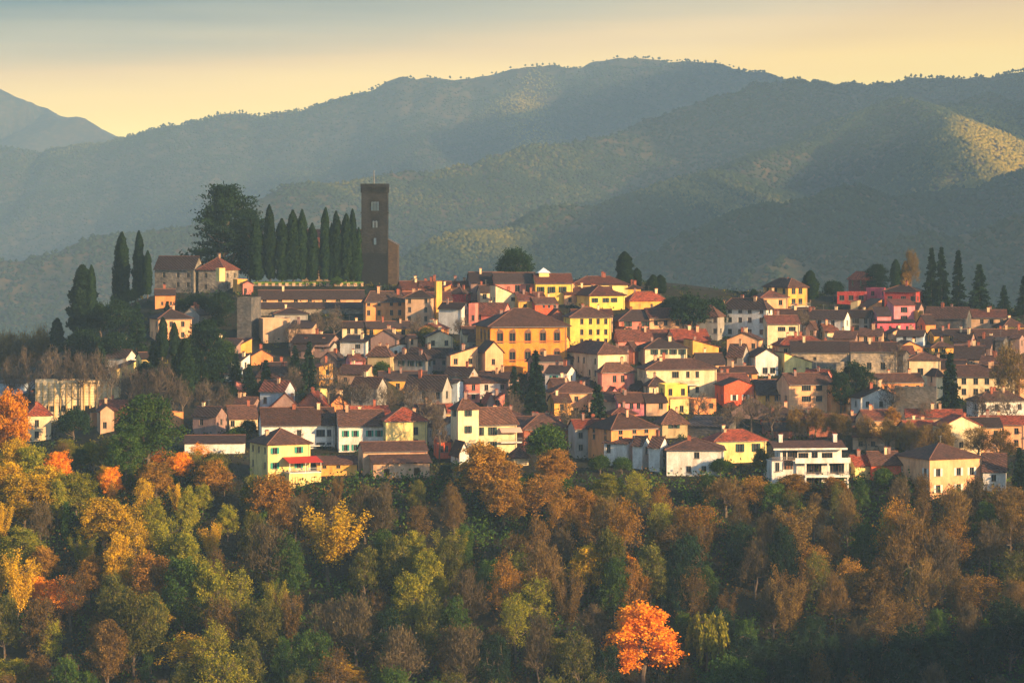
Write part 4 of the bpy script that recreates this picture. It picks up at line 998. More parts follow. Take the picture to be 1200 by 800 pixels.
h("E", 196, 415, 742, 800, 712, "gx", 12, "orange", "low orange house with small windows behind the coral-red house", wx=[290, 340, 375], wy=[760], ww=.9, wh=1.1, roof="brown", d=7, chim=2)
h("K", 170, 355, 218, 330, 192, "gy", 12, "coral", "coral-red gabled house with four pale windows, the reddest of the centre", wx=[255, 312], wy=[228, 277], ww=1.0, wh=1.5, roof="brown", d=9, chim=0, sh="white")
h("K", 332, 488, 260, 335, 200, "gx", 12, "yellow", "low yellow house with a deep dark roof and three windows right of the coral house", wx=[378, 420, 465], wy=[282], ww=1.1, wh=1.5, roof="dark", d=9, chim=1)
h("K", 480, 750, 212, 362, 168, "gx", 14, "peach", "long peach-yellow house with wide loggia windows under a brown roof", wx=[(528, 2.6), (612, 2.6), (677, 1.8)], wy=[230, 284], ww=1.1, wh=1.5, roof="brown", d=10, chim=1)
h("K", 692, 798, 222, 362, 208, "flat", 18, "orange", "orange flat-topped annex at the right end of the long loggia house", wx=[722, 770], wy=[235], ww=.9, wh=1.5, d=7, chim=0)
h("K", 792, 842, 316, 368, 306, "flat", 18, "orange", "tiny orange lean-to with one window right of the loggia house", wx=[808], wy=[335], ww=1.1, wh=1.0, d=4, chim=0)
h("K", 242, 445, 348, 385, 295, "gy", -12, "dusk", "house with a wide grey gable roof below the low yellow house", wx=[], wy=[360], roof="dark", d=10, chim=1)
h("K", 398, 610, 386, 440, 336, "hip", 12, "coral", "low house with a red wall under a broad dark roof", wx=[450], wy=[400], roof="dark", ww=1.0, wh=.9, chim=2)
h("K", 400, 540, 440, 480, 412, "sb", 6, "brick", "brick-coloured shed in front of the red-walled low house", wx=[], wy=[450], roof="dark", d=5, chim=0)
h("K", 605, 760, 412, 478, 385, "gx", 8, "brick", "low dark red house behind rusty trees", wx=[700], wy=[430], roof="brown", d=7, chim=1)
h("K", 560, 700, 372, 410, 348, "gx", -8, "dusk", "long dark-roofed low house below the loggia house", wx=[], wy=[390], roof="dark", d=7, chim=1)
h("K", 30, 270, 420, 490, 385, "sb", -30, "darkstone", "low grey stone building with a slate-coloured lean-to roof", wx=[], wy=[440], roof="grey", d=8, chim=0, side=False)
rh = h("K", 116, 418, 490, 605, 448, "hip", 14, "lemon", "pale yellow house with a bright red hipped roof and dark green shutters", xm=160, wx=[285, 366], wy=[527], ww=1.1, wh=2.0, sh="dark", roof="red", chim=2)
h("K", 820, 930, 612, 685, 572, "gx", 12, "lemon", "low pale yellow house with a red roof beside the modern house", wx=[], wy=[640], roof="red", d=7, chim=1)
h("L", 143, 308, 577, 652, 528, "gx", 8, "coral", "low bright coral-red house under a long brown roof", wx=[220], wy=[585], ww=.8, wh=.7, roof="brown", d=8, chim=2)
yv = h("L", 313, 700, 552, 748, 497, "hip", 25, "peach", "square tan villa with a broad brown hipped roof and white shutters", xm=438, wx=[480, 583, 650], wy=[615, 692], ww=1.2, wh=1.8, sh="white", sideshut=True, roof="brown", chim=0, key="tanvilla", name="villa", cat="villa")
h("L", 690, 830, 608, 710, 540, "gx", -10, "white", "white house with a dark brown roof at the right behind the tan villa", wx=[740, 800], wy=[640], roof="brown", d=10, chim=1)
h("L", 98, 300, 408, 505, 395, "flat", 14, "ruin", "roofless sunlit yellow ruin behind rusty saplings", wx=[130, 175, 225, 265], wy=[430, 465], ww=1.3, wh=1.8, d=5, chim=0)
h("L", 15, 110, 375, 440, 350, "gx", 10, "tan", "low brown-roofed house left of the yellow ruin", wx=[], wy=[400], roof="rust", d=7, chim=1)

# --- modern balconied house
mh = h("K", 418, 818, 598, 725, 590, "flat", 6, "white", "modern white house lower storeys with glazed rooms and deep balconies", wx=[(650, 3.6), (765, 3.4)], wy=[628, 695], wh=2.2, d=10, chim=0, xm=None, key="modern", side=False, name="modern_house", style="wood")
def modern():
    root, w, d, hw, hh, m, ro = mh
    root["label"] = "modern white two-storey house with deep balconies, glass rooms and two white chimneys"
    u = lambda x: ((800 + x/4.209 - 600) * m - root.location.x)
    z = lambda y: (725 - y) / 4.209 * m
    # upper storey set back
    b = MB(); ops = [(u(505) - u(495) + .5, .5, .9, 2.0), (u(555) - u(495), .5, 2.4, 2.0), (u(610) - u(495), .5, 2.4, 1.6), (u(667) - u(495), .5, 1.5, 1.8), (u(730) - u(495), .5, 2.6, 1.6)]
    W = u(800) - u(492); H = z(532) - hw
    facade(b, (0, 0), (1, 0), W, .02, H, ops); facade(b, (W, 0), (0, 1), 7, .02, H, [(3.4, .6, 1.4, 1.5)]); facade(b, (W, 7), (-1, 0), W, .02, H, []); facade(b, (0, 7), (0, -1), 7, .02, H, [(3.4, .6, 1.2, 1.5)])
    up = b.build("upper_storey", plaster(PAL["white"], .25), root, (u(492), 2.2, hw))
    for q in ops: link("window", window_mesh(q[2], q[3], "wood"), up, (q[0], 0, q[1]))
    rb = MB(); s = 1.2
    V = [(-2.0, -2.0, H), (W + .9, -2.0, H - .1), (W + .9, 4.2, H + 1.5), (-2.0, 4.2, H + 1.5), (-2.0, 7.8, H + .4), (W + .9, 7.8, H + .4)]
    slab(rb, V, [(0, 1, 2, 3), (3, 2, 5, 4)], .25, 0); r2 = rb.build("roof", [tiles(ROOF["brown"])], root, (u(492), 2.2, hw + .1))
    fb = MB(); fb.box(-2.05, W + .95, -2.12, -2.01, H - .3, H + .12); fb.build("fascia", plaster(PAL["white"], .1), r2)
    for x in (505, 780): chimney(r2, u(x) - u(492), 3.0, H + 1.3, 1.6, .9, "white")
    # balcony bands
    for (xa, xb, zb, dep, hgt) in ((548, 822, z(592), 2.2, 1.05), (598, 818, z(662), 2.2, .35)):
        q = MB(); q.box(u(xa), u(xb), -dep, -.003, zb - .15, zb); p_ = q.build("balcony", plaster(PAL["white"], .2), root)
        q = MB(); q.box(u(xa), u(xb), -dep - .12, -dep - .002, zb - .3, zb + hgt - .1); q.box(u(xb) + .002, u(xb) + .12, -dep - .12, -.01, zb - .3, zb + hgt - .1); q.build("parapet", plaster(PAL["white"], .2), p_)
        if hgt < 1:
            q = MB(); q.box(u(xa), u(xb), -dep - .08, -dep - .04, zb + 1.0, zb + 1.05)
            for i in range(60): x = u(xa) + (u(xb) - u(xa) - .03) * i / 59; q.box(x, x + .03, -dep - .075, -dep - .045, zb + hgt - .1, zb + 1.0)
            q.build("railing", METAL, p_)
    # terrace railing of the left wing
    q = MB(); q.box(-.05, u(545), -.1, 0, hw + .36, hw + .5)
    for i in range(26): q.box(.05 + i * .25, .12 + i * .25, -.08, -.02, hw + .5, hw + 1.2)
    q.box(-.05, u(545), -.1, 0, hw + 1.2, hw + 1.3); q.build("railing", paint("terrace_rail", (120, 110, 104)), root)
    for x in (508, 521, 534): link("window", window_mesh(.55, 1.8, "arch"), root, (u(x), -.22, z(630)))
    for x in (468,): link("window", window_mesh(.9, 2.1, "plain"), root, (u(x), -.22, z(640)))
    for x in (600, 713, 812):
        q = MB(); q.box(u(x) - .2, u(x) + .2, -2.1, -1.75, -3, z(592) - .16); q.build("pillar", plaster(PAL["white"], .2), root)
modern()

# --- left foreground houses
gh = h("G", 163, 622, 300, 475, 294, "flat", 8, "cream", "long pale yellow flat-topped hall with thin piers behind a row of bare trees", wx=[(200, 2.4), (262, 2.4), (325, 2.4), (388, 2.4), (450, 2.4), (512, 2.4), (575, 2.4)], wy=[440], wh=1.6, d=8, chim=0, key="hall", name="hall", cat="building", style="plain")
def hall():
    root, w, d, hw = gh[0], gh[1], gh[2], gh[3]
    for i in range(15):
        b = MB(); x = .3 + i * (w - .9) / 14; b.box(x, x + .3, -.25, -.002, -1, hw - .1); b.build("pier", plaster(PAL["ruin"], .2), root)
    for i in range(9):
        z = hw - .5 - i * .75
        if z < 2.6: break
        b = MB(); b.box(.1, w - .1, -.08, -.003, z, z + .09); b.build("ledge", plaster(PAL["khaki"], .2), root)
hall()
h("G", -30, 168, 308, 372, 296, "sb", -30, "blue", "low blue-shaded house with a grey roof at the far left behind bare trees", wx=[], wy=[330], roof="grey", d=6, chim=0)
h("G", 545, 700, 172, 250, 140, "gx", -26, "white", "white-grey hillside house with a dark roof left of its sunlit gable", wx=[], wy=[200], roof="dark", d=8, chim=1)
h("G", 700, 775, 178, 280, 152, "gx", 30, "lemon", "sunlit lemon yellow gabled house among dark trees on the left slope", wx=[720, 750], wy=[205, 245], ww=.9, roof="dark", d=6, chim=0)
h("G", 566, 704, 235, 290, 198, "sl", 28, "lemon", "low sunlit yellow wing with a rising roof line below the hillside gable", wx=[600, 640, 675], wy=[258], ww=.8, wh=1.1, roof="brown", d=5, chim=0)
tw = h("G", 612, 662, 72, 150, 55, "gy", 16, "cream", "little pale bell gable turret above the hillside house on the left", wx=[638], wy=[92], ww=.8, wh=1.2, roof="brown", d=4, chim=0, name="chapel", cat="chapel")
h("G", 118, 262, 468, 610, 418, "hip", 14, "cream", "cream house with a red hipped roof at the far left beside the orange tree", wx=[150, 190], wy=[515, 575], ww=1.1, wh=1.8, roof="red", xm=None, chim=1)
h("G", 125, 248, 408, 470, 375, "gx", 12, "coral", "small salmon house with a grey roof above the far-left red roof", wx=[215], wy=[425], ww=.8, roof="dark", d=6, chim=1)
h("G", 484, 592, 452, 570, 425, "gy", 14, "tan", "narrow pinkish-white gabled house left of the big round green tree", wx=[510, 545], wy=[465, 525], ww=1.0, wh=1.7, roof="rust", d=8, chim=1)
h("G", 463, 492, 470, 540, 462, "flat", 24, "orange", "tiny orange annex on the left of the narrow gabled house", wx=[], wy=[500], d=3, chim=0, side=False)
h("G", 500, 660, 448, 520, 405, "gx", 8, "brick", "low house with a brown roof behind the narrow gabled house", wx=[], wy=[470], roof="rust", d=8, chim=1)
h("G", 848, 952, 465, 540, 458, "flat", 22, "orange", "small boxy orange house with one window right of the big round green tree", wx=[895], wy=[487], ww=1.2, wh=1.2, d=5, chim=0)
h("H", 55, 345, 556, 610, 530, "gx", 4, "white", "long low white-walled building with a dark roof behind the hedge on the left", wx=[], wy=[570], roof="dark", d=8, chim=0, side=False)
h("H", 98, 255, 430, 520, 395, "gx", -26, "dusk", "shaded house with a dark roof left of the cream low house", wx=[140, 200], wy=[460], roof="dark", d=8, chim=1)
h("H", 240, 405, 440, 500, 392, "gx", 14, "cream", "cream low house with a brown roof behind small evergreens on the left", wx=[290, 350], wy=[465], roof="brown", d=8, chim=1)
h("H", 255, 420, 385, 425, 350, "gx", -16, "dusk", "low roofed house in shade above the cream low house", wx=[], wy=[400], roof="brown", d=8, chim=2)

# --- further small roofs that pack the town
EXTRA = [
 (455, 530, 352, 372, 344, "gx", 10, "orange", "rust", "low orange house just under the skyline right of the tall pinkish-cream house"),
 (688, 740, 418, 434, 408, "gx", -10, "dusk", "brown", "dusky house under the brown gabled house left of the long cream house"),
 (905, 960, 372, 388, 364, "gx", 10, "yellow", "brown", "small yellow house under the terrace of the tall yellow skyline house"),
 (752, 800, 372, 392, 363, "gx", 14, "peach", "rust", "peach house right below the pink shuttered house"),
 (640, 700, 460, 482, 450, "hip", 12, "peach", "brown", "peach cottage between the teal-shuttered house and the dark conical tree"),
 (655, 720, 345, 358, 338, "gx", 10, "peach", "rust", "low roof behind the yellow and orange hipped house"),
 (600, 640, 352, 372, 344, "gx", 14, "yellow", "rust", "small yellow house between the cream gable and the yellow and orange house"),
 (1075, 1140, 432, 446, 424, "gx", -14, "tan", "dark", "low tan house below the dusky broad-roofed house"),
 (1140, 1215, 398, 412, 388, "gx", 8, "khaki", "brown", "khaki house with a brown roof near the right edge"),
 (1150, 1215, 430, 452, 420, "gx", -20, "dusk", "brown", "dusky roofed house near the right edge above the rusty tree"),
 (868, 925, 378, 398, 371, "gx", -12, "grey", "dark", "grey house with a dark roof squeezed right of the shaded white palace"),
 (476, 536, 418, 436, 410, "gx", -24, "dusk", "dark", "dusky house behind the grey shaded house and the wide peach house"),
 (340, 398, 402, 420, 394, "gx", -18, "dusk", "dark", "low dusky house beneath the plain pinkish house"),
 (556, 608, 446, 468, 438, "gx", -18, "dusk", "brown", "dusky cottage left of the fir below the yellow palace"),
 (690, 750, 470, 486, 462, "gx", -10, "tan", "brown", "tan cottage right of the dark conical tree"),
 (925, 985, 496, 512, 488, "gx", -8, "tan", "rust", "low tan house behind the modern house and the rusty trees"),
 (1000, 1055, 512, 528, 503, "gx", -8, "tan", "rust", "low brown-roofed house below the yellow ruin"),
 (600, 660, 500, 520, 491, "gx", -10, "brick", "brown", "brick house behind the low red-brick house"),
 (520, 560, 440, 470, 432, "gx", -26, "grey", "dark", "narrow grey house left under the wide peach house"),
 (1125, 1180, 452, 470, 444, "gx", -10, "cream", "brown", "cream house with a brown roof behind the rusty tree at the right"),
 (395, 440, 438, 452, 430, "gx", -20, "tan", "brown", "low tan house under the bright pink house"),
 (232, 290, 408, 424, 399, "gx", -22, "dusk", "dark", "dusky roofed house right of the layered cedar on the left slope"),
 (300, 352, 442, 458, 432, "gx", -18, "dusk", "brown", "dusky cottage in the trees below the brick-orange house"),
 (820, 880, 448, 460, 440, "gx", 12, "peach", "rust", "peach roofed house behind the low orange house"),
 (1040, 1085, 362, 376, 356, "gx", -24, "dusk", "dark", "dark roofed house at the foot of the tall conifers"),
 (960, 1000, 372, 390, 366, "gx", -20, "grey", "dark", "grey cottage left of the pale grey dormer house"),
]
for (x0, x1, ye, yb, yr, typ, rot, colr, rf, lab) in EXTRA:
    h("P", x0, x1, ye, yb, yr, typ, rot, colr, lab, roof=rf, wh=1.3)
# --- further houses of the packed old town, set where the hill is still free between the others
def short(lab):
    for w in (" with ", " below ", " at ", " under ", " beside ", " behind ", " between ", " in ", " right of ", " left of ", " before ", " joined ", " rising ", " on ", ",", " among ", " above ", " near ", " half ", " standing ", " one of "):
        i = lab.find(w)
        if i > 8: lab = lab[:i]
    return lab
fr_ = random.Random(23)
CNAME = {"tan": "tan", "peach": "peach", "cream": "cream", "dusk": "dusky pink", "grey": "grey", "orange": "orange", "yellow": "yellow", "khaki": "khaki", "pink": "pink", "white": "white"}
shorts = {}
for q in SC: shorts.setdefault(short(q[6]), []).append(q)
uniq = {id(q[6]): short(q[6]) for q in SC}
used = set(); SC0 = list(SC); n_fill = 0
cands = [(fr_.uniform(255, 1195), fr_.uniform(352, 548)) for _ in range(2600)]
for (cxp, byp) in cands:
    if n_fill >= 80: break
    if cxp < 420 and byp > 500 or cxp < 300 and byp < 480: continue
    X, Y, Z = at(cxp, byp); m = Y / F
    w = fr_.uniform(8, 16); hgt = fr_.uniform(5.4, 8.2); rh = fr_.uniform(1.3, 2.2)
    x0, x1 = cxp - w / 2 / m, cxp + w / 2 / m; yt = byp - (hgt + rh) / m
    bad = yt < np.interp(cxp, PX, PT) + 9
    for (a, b, yr_, ye_, yb_, Yn, lab) in SC:
        if abs(Y - Yn) < 6.5 and x0 < b - 3 and x1 > a + 3: bad = True; break
        if Yn > Y and x0 < b - 2 and x1 > a + 2 and yt < ye_ + .5 * (min(yb_, ye_ + 42) - ye_) and yt < yb_ and byp > ye_: bad = True; break
        if Yn <= Y and x0 >= a and x1 <= b and yt > yr_: bad = True; break
    if bad: continue
    # name it from the nearest house that has a wording of its own
    near = sorted([q for q in SC0 if len(shorts[short(q[6])]) == 1 and len(short(q[6]).split()) <= 8], key=lambda q: abs((q[0] + q[1]) / 2 - cxp) + abs(q[4] - byp) * 1.2)
    colr = fr_.choice(["tan", "peach", "cream", "dusk", "grey", "tan", "peach", "orange", "yellow", "khaki", "pink", "white", "cream"]); rf = fr_.choice(["brown", "brown", "dark", "rust", "red"])
    lab = None
    for q in near[:5]:
        rel = "right of" if cxp > q[1] else "left of" if cxp < q[0] else ("before" if Y < q[5] else "behind")
        t = f"{CNAME[colr]} {'red' if rf == 'red' else 'rust' if rf == 'rust' else rf}-roofed house {rel} the {short(q[6])}"
        if (rel, short(q[6])) not in used and len(t.replace('-', ' ').split()) <= 16: lab = t; used.add((rel, short(q[6]))); break
    if lab is None: continue
    yb2 = byp; ye2 = byp - hgt / m; yr2 = ye2 - rh / m
    house("P", x0, x1, ye2, yb2, yr2, fr_.choice(["gx", "gx", "hip", "gy"]), fr_.choice([-22, -14, -6, 6, 10, 14, 18]), colr, lab, roof=rf, d=fr_.uniform(6, 8), wh=1.5)
    n_fill += 1
print("filled", n_fill)
# ------------------------------------------------------------------ trees
def quads(C, size, nrm=None, elong=1.0, up=None):
    """one small leaf face at every centre"""
    n = len(C)
    if up is None:
        t = nr.normal(size=(n, 3))
    else:
        t = up + nr.normal(size=(n, 3)) * .25
    t /= np.linalg.norm(t, axis=1)[:, None] + 1e-9
    r = nr.normal(size=(n, 3)) if nrm is None else nrm + nr.normal(size=(n, 3)) * .45
    b = np.cross(t, r); b /= np.linalg.norm(b, axis=1)[:, None] + 1e-9
    size = np.broadcast_to(size, (n,))[:, None]
    a = t * size * elong * .5; c = b * size * .5
    V = np.stack([C - a - c * .6, C - a * .2 + c, C + a + c * .5, C + a * .2 - c], 1).reshape(-1, 3)
    Fq = np.arange(n * 4).reshape(n, 4)
    return V, Fq

def crown_pts(n, rx, rz, zc, seed, hollow=.45, lump=.35, taper=0.0):
    g = np.random.default_rng(seed)
    d = g.normal(size=(n, 3)); d /= np.linalg.norm(d, axis=1)[:, None]
    d[:, 2] = np.where(d[:, 2] < -.55, -d[:, 2] * .6, d[:, 2])
    k = g.uniform(hollow, 1.0, n) ** .6
    lump_ = 1 + lump * (vnoise(d[:, 0]*1.6 + seed*3.1, d[:, 1]*1.6 + d[:, 2]*1.9, seed, 2))
    P = d * (k * lump_)[:, None]
    w = 1 - taper * np.clip(P[:, 2], -1, 1)
    P[:, 0] *= rx * w; P[:, 1] *= rx * w; P[:, 2] = P[:, 2] * rz + zc
    return P

def lumpy(n, rx, rz, zc, seed, nl=11, lr=.34, tp=.22):
    """clumps of foliage round the ends of the main limbs, gaps between them"""
    g = np.random.default_rng(seed); cs = []
    for i in range(nl):
        t = (i + .5) / nl; a = i * 2.4 + g.uniform(-.5, .5); z = 1 - 1.75 * t
        r = math.sqrt(max(.05, 1 - z * z * .9)) * g.uniform(.45, .78) * (1 - tp * z)
        cs.append((r * math.cos(a), r * math.sin(a), z * .72 + g.uniform(-.08, .08)))
    cs = np.array(cs); w = g.uniform(.7, 1.3, nl); j = g.choice(nl, n, p=w / w.sum())
    d = g.normal(size=(n, 3)); d /= np.linalg.norm(d, axis=1)[:, None]; d[:, 2] = np.abs(d[:, 2]) * g.choice([1, 1, 1, -.6], n)
    P = cs[j] + d * (lr * g.uniform(.55, 1.05, n) * (.75 + .4 * w[j]))[:, None]
    return P * np.array([rx, rx, rz]) + np.array([0, 0, zc])

def limbs(P, H, split, nl, seed, r0=.22, twigs=True):
    """trunk, main limbs and branches that reach the leaf clumps"""
    g = np.random.default_rng(seed); mb = MB()
    top = H * .82
    wob = [(g.uniform(-.25, .25) * i, g.uniform(-.25, .25) * i) for i in range(6)]
    tr = [np.array((wob[i][0], wob[i][1], -1.5 if i == 0 else top * i / 5)) for i in range(6)]
    mb.tube(tr, [r0 * (1.25 - .2 * i) for i in range(6)], 6)
    zt = np.array([p[2] for p in tr])
    def on_trunk(z): return np.array([np.interp(z, zt, [p[k] for p in tr]) for k in range(3)])
    idx = g.choice(len(P), min(nl, len(P)), replace=False)
    hubs = []
    for i in idx:
        e = P[i]; s = on_trunk(max(split * H, min(top * .95, e[2] - abs(g.normal()) * .12 * H - .18 * np.hypot(e[0], e[1]) - .5)))
        mid = (s + e) / 2 + np.array((0, 0, -.06 * H * .5)) + g.normal(size=3) * .25
        mb.tube([s, mid, e], [r0 * .5, r0 * .3, r0 * .12], 4)
        hubs += [mid, (mid + e) / 2, e]
    hubs = np.array(hubs)
    if twigs:
        for p in P:
            j = np.argmin(((hubs - p)**2).sum(1)); 
            if ((hubs[j] - p)**2).sum() > .05: mb.tube([hubs[j], p], [r0 * .16, r0 * .05], 3)
    return mb

def leaf_cloud(P, per, sig, size, seed, flat=.8):
    g = np.random.default_rng(seed)
    C = np.repeat(P, per, 0) + g.normal(size=(len(P) * per, 3)) * np.array([sig, sig, sig * flat])
    tone = np.clip(np.repeat(g.uniform(.1, .9, len(P)), per) + g.normal(size=len(C)) * .09, 0, 1)
    V, Fq = quads(C, g.uniform(size * .7, size * 1.3, len(C)), elong=1.2)
    return V, Fq, tone

PROTO = {}
BARK = paint("bark", (98, 84, 70), 0.95)
def add_proto(kind, H, W, trunk_mb, V, Fq, tone):
    tm = trunk_mb.mesh("trunk", [BARK]) if trunk_mb else None
    cm = arr_mesh("crown", V, Fq, None, tone)
    cm.materials.append(BARK)
    PROTO.setdefault(kind, []).append((tm, cm, H, W))

def cat(*parts):
    V = []; Fs = []; T = []; n = 0
    for v, f, t in parts: V.append(v); Fs.append(f + n); T.append(t); n += len(v)
    return np.concatenate(V), np.concatenate(Fs), np.concatenate(T)

for s in range(6):       # full autumn crowns
    P = lumpy(230, 4.6, 6.2, 7.4, 100 + s, 17, .36); add_proto("full", 13.5, 9.4, limbs(P, 13.5, .12, 14, s, .26), *leaf_cloud(P, 46, .45, .27, s))
for s in range(4):       # loose, half-leaved crowns
    P = lumpy(220, 4.4, 6.2, 7.4, 200 + s, 18, .42); add_proto("loose", 13.5, 9.0, limbs(P, 13.5, .12, 18, 20 + s, .28), *leaf_cloud(P, 24, .5, .24, 20 + s))
for s in range(2):       # tall conical autumn crowns
    P = lumpy(300, 5.0, 7.2, 8.0, 250 + s, 22, .30, .42); add_proto("cone", 15.5, 9.6, limbs(P, 15.5, .1, 16, 30 + s, .3), *leaf_cloud(P, 46, .42, .28, 30 + s))
for s in range(3):       # ascending, vase-shaped
    g = np.random.default_rng(300 + s); P = []
    for i in range(14):
        a = g.uniform(0, 6.28); tilt = g.uniform(.12, .5); L = g.uniform(9, 13)
        for q in np.linspace(.38, 1, 12): P.append((math.cos(a) * tilt * L * q**1.3 + g.normal()*.3, math.sin(a) * tilt * L * q**1.3 + g.normal()*.3, 1 + L * q))
    P = np.array(P); add_proto("vase", 13.5, 9.6, limbs(P, 13.5, .12, 14, 40 + s, .24), *leaf_cloud(P, 44, .40, .24, 40 + s, 1.3))
for s in range(6):       # bare crowns of fine twigs
    g = np.random.default_rng(400 + s)
    P = lumpy(150, 4.3, 5.8, 7.8, 400 + s, 12, .40)
    n = len(P) * 26; base = np.repeat(P, 26, 0) + g.normal(size=(n, 3)) * .5
    out = base - np.array([0, 0, 5.0]); out /= np.linalg.norm(out, axis=1)[:, None]
    out = out + np.array([0, 0, .5]); d = out + g.normal(size=(n, 3)) * .45; d /= np.linalg.norm(d, axis=1)[:, None]
    V, Fq = quads(base, g.uniform(.06, .11, n), elong=12, up=d)
    tone = np.clip(g.normal(.5, .2, n), 0, 1)
    lv = leaf_cloud(P, 7, .6, .28, 60 + s)
    add_proto("bare", 13.3, 8.8, limbs(P, 13.3, .12, 18, 60 + s, .30), *cat((V, Fq, tone), lv))
for s in range(3):       # thin leafless crowns
    g = np.random.default_rng(440 + s)
    P = lumpy(150, 4.3, 5.4, 8.2, 440 + s, 14, .42); n = len(P) * 13; base = np.repeat(P, 13, 0) + g.normal(size=(n, 3)) * .4
    out = base - np.array([0, 0, 4.0]); out /= np.linalg.norm(out, axis=1)[:, None]; d = out + np.array([0, 0, .5]) + g.normal(size=(n, 3)) * .35; d /= np.linalg.norm(d, axis=1)[:, None]
    V, Fq = quads(base, g.uniform(.05, .09, n), elong=14, up=d)
    add_proto("thin", 13.3, 8.8, limbs(P, 13.3, .18, 16, 65 + s, .34), V, Fq, np.clip(g.normal(.5, .2, n), 0, 1))
for s in range(4):       # columnar cypress
    g = np.random.default_rng(500 + s); n = 5200; H = 16.0; W = 1.45
    z = g.uniform(.02, 1, n) ** .9; prof = np.interp(z, [0, .06, .25, .55, .8, .93, 1], [.35, .75, 1, .95, .68, .38, .05])
    a = g.uniform(0, 6.28, n); lump = 1 + .55 * vnoise(a * 1.1 + s * 7, z * (4 + 2 * s), 500 + s, 3)
    r = W * prof * lump * g.uniform(.72, 1.04, n)
    C = np.stack([r * np.cos(a), r * np.sin(a), 1.0 + z * (H - 1)], 1)
    nm = np.stack([np.cos(a), np.sin(a), np.zeros(n)], 1)
    V, Fq = quads(C, g.uniform(.22, .42, n), nrm=nm, elong=1.7, up=np.array([0, 0, 1.0]) + nm * .25)
    k = 12; zz = np.linspace(.03, .97, 14); core = MB(); pr = np.interp(zz, [0, .06, .25, .55, .8, .93, 1], [.35, .75, 1, .95, .68, .38, .05]) * W * .74
    cv = np.array([(pr[i] * math.cos(6.283*j/k), pr[i] * math.sin(6.283*j/k), 1 + zz[i]*(H-1)) for i in range(14) for j in range(k)])
    cf = np.array([(i*k + j, i*k + (j+1) % k, (i+1)*k + (j+1) % k, (i+1)*k + j) for i in range(13) for j in range(k)])
    t = MB(); t.tube([(0, 0, -1.5), (0, 0, 1.5), (0, 0, 8)], [.28, .22, .1], 6)
    add_proto("cypress", H, 2.9, t, *cat((V, Fq, np.clip(g.normal(.5, .25, n), 0, 1)), (cv, cf, np.full(len(cf), .1))))
for s in range(4):       # firs and spruces
    g = np.random.default_rng(600 + s); C = []; U = []; H = 18.0; T = []
    for i in range(26):
        z = 1.5 + (H - 1.8) * (i / 26.0) ** .95; R = 4.2 * (1 - (z / H)) ** .85 * g.uniform(.8, 1.1) + .25
        for b in range(11):
            a = g.uniform(0, 6.28); L = R * g.uniform(.75, 1.12); tb = g.uniform(.2, .8); k = int(6 + L * 7)
            q = np.linspace(.12, 1, k)
            C.append(np.stack([np.cos(a) * L * q, np.sin(a) * L * q, z - .22 * L * q**1.6 + .06 * L * q], 1) + g.normal(size=(k, 3)) * np.array([.16, .16, .14]))
            U.append(np.tile([math.cos(a), math.sin(a), -.25], (k, 1))); T.append(np.full(k, tb))
    C = np.concatenate(C); U = np.concatenate(U); V, Fq = quads(C, g.uniform(.30, .55, len(C)), elong=1.5, up=U)
    t = MB(); t.tube([(0, 0, -1.5), (0, 0, 6), (0, 0, H)], [.32, .24, .04], 6)
    add_proto("fir", H, 8.0, t, V, Fq, np.clip(np.concatenate(T) + g.normal(size=len(C)) * .15, 0, 1))
for s in range(2):       # cedars with flat layered pads
    g = np.random.default_rng(700 + s); P = []
    H = 19.0
    for i in range(18):
        z = 3 + (H - 3.5) * i / 17; R = np.interp(z, [4, 8, 13, 16, 19], [8.8, 8.4, 7.2, 5.6, 2.4])
        for b in range(9):
            a = g.uniform(0, 6.28); L = R * g.uniform(.45, 1.08)
            for q in (1.0, .72, .45): P.append((math.cos(a) * L * q, math.sin(a) * L * q, z + g.normal() * .35 + .5 * q))
    P = np.array(P); n = 34
    C = np.repeat(P, n, 0) + g.normal(size=(len(P) * n, 3)) * np.array([.95, .95, .24])
    V, Fq = quads(C, g.uniform(.3, .55, len(C)), nrm=np.tile([0, 0, 1.0], (len(C), 1)), elong=1.3)
    add_proto("cedar", H, 17.0, limbs(P, H, .15, 26, 700 + s, .5, False), V, Fq, np.clip(np.repeat(g.uniform(.1, .9, len(P)), n) + g.normal(size=len(C)) * .12, 0, 1))
for s in range(3):       # dense round evergreens
    P = crown_pts(120, 3.6, 3.4, 4.6, 800 + s, hollow=.55, lump=.22); add_proto("round", 8.0, 7.4, limbs(P, 8, .15, 8, 80 + s), *leaf_cloud(P, 60, .5, .30, 80 + s))
for s in range(2):       # ivy-clad stems and narrow crowns
    P = np.array([(math.sin(z * .7 + s) * .5 + nr.normal() * .45, math.cos(z * .6) * .4 + nr.normal() * .45, z) for z in np.linspace(.5, 11.5, 60)])
    add_proto("ivy", 12, 2.8, limbs(P, 12, .2, 4, 90 + s, .16), *leaf_cloud(P, 50, .42, .28, 90 + s))
for s in range(1):       # weeping willow
    g = np.random.default_rng(900); P = crown_pts(90, 3.8, 2.4, 8.4, 900); C = []; T = []
    for p in P:
        L = g.uniform(2.5, 6.5); k = int(L * 14); q = np.linspace(0, 1, k); tn = g.uniform(.2, .9)
        C.append(np.stack([p[0] * (1 + .15 * q), p[1] * (1 + .15 * q), p[2] - L * q], 1) + g.normal(size=(k, 3)) * .12); T.append(np.full(k, tn))
    C = np.concatenate(C); C = C[C[:, 2] > .8]; V, Fq = quads(C, g.uniform(.22, .4, len(C)), elong=1.8, up=np.array([0, 0, 1.0]))
    add_proto("willow", 11, 8.4, limbs(P, 11, .25, 10, 95), V, Fq, np.clip(g.normal(.5, .25, len(C)), 0, 1))

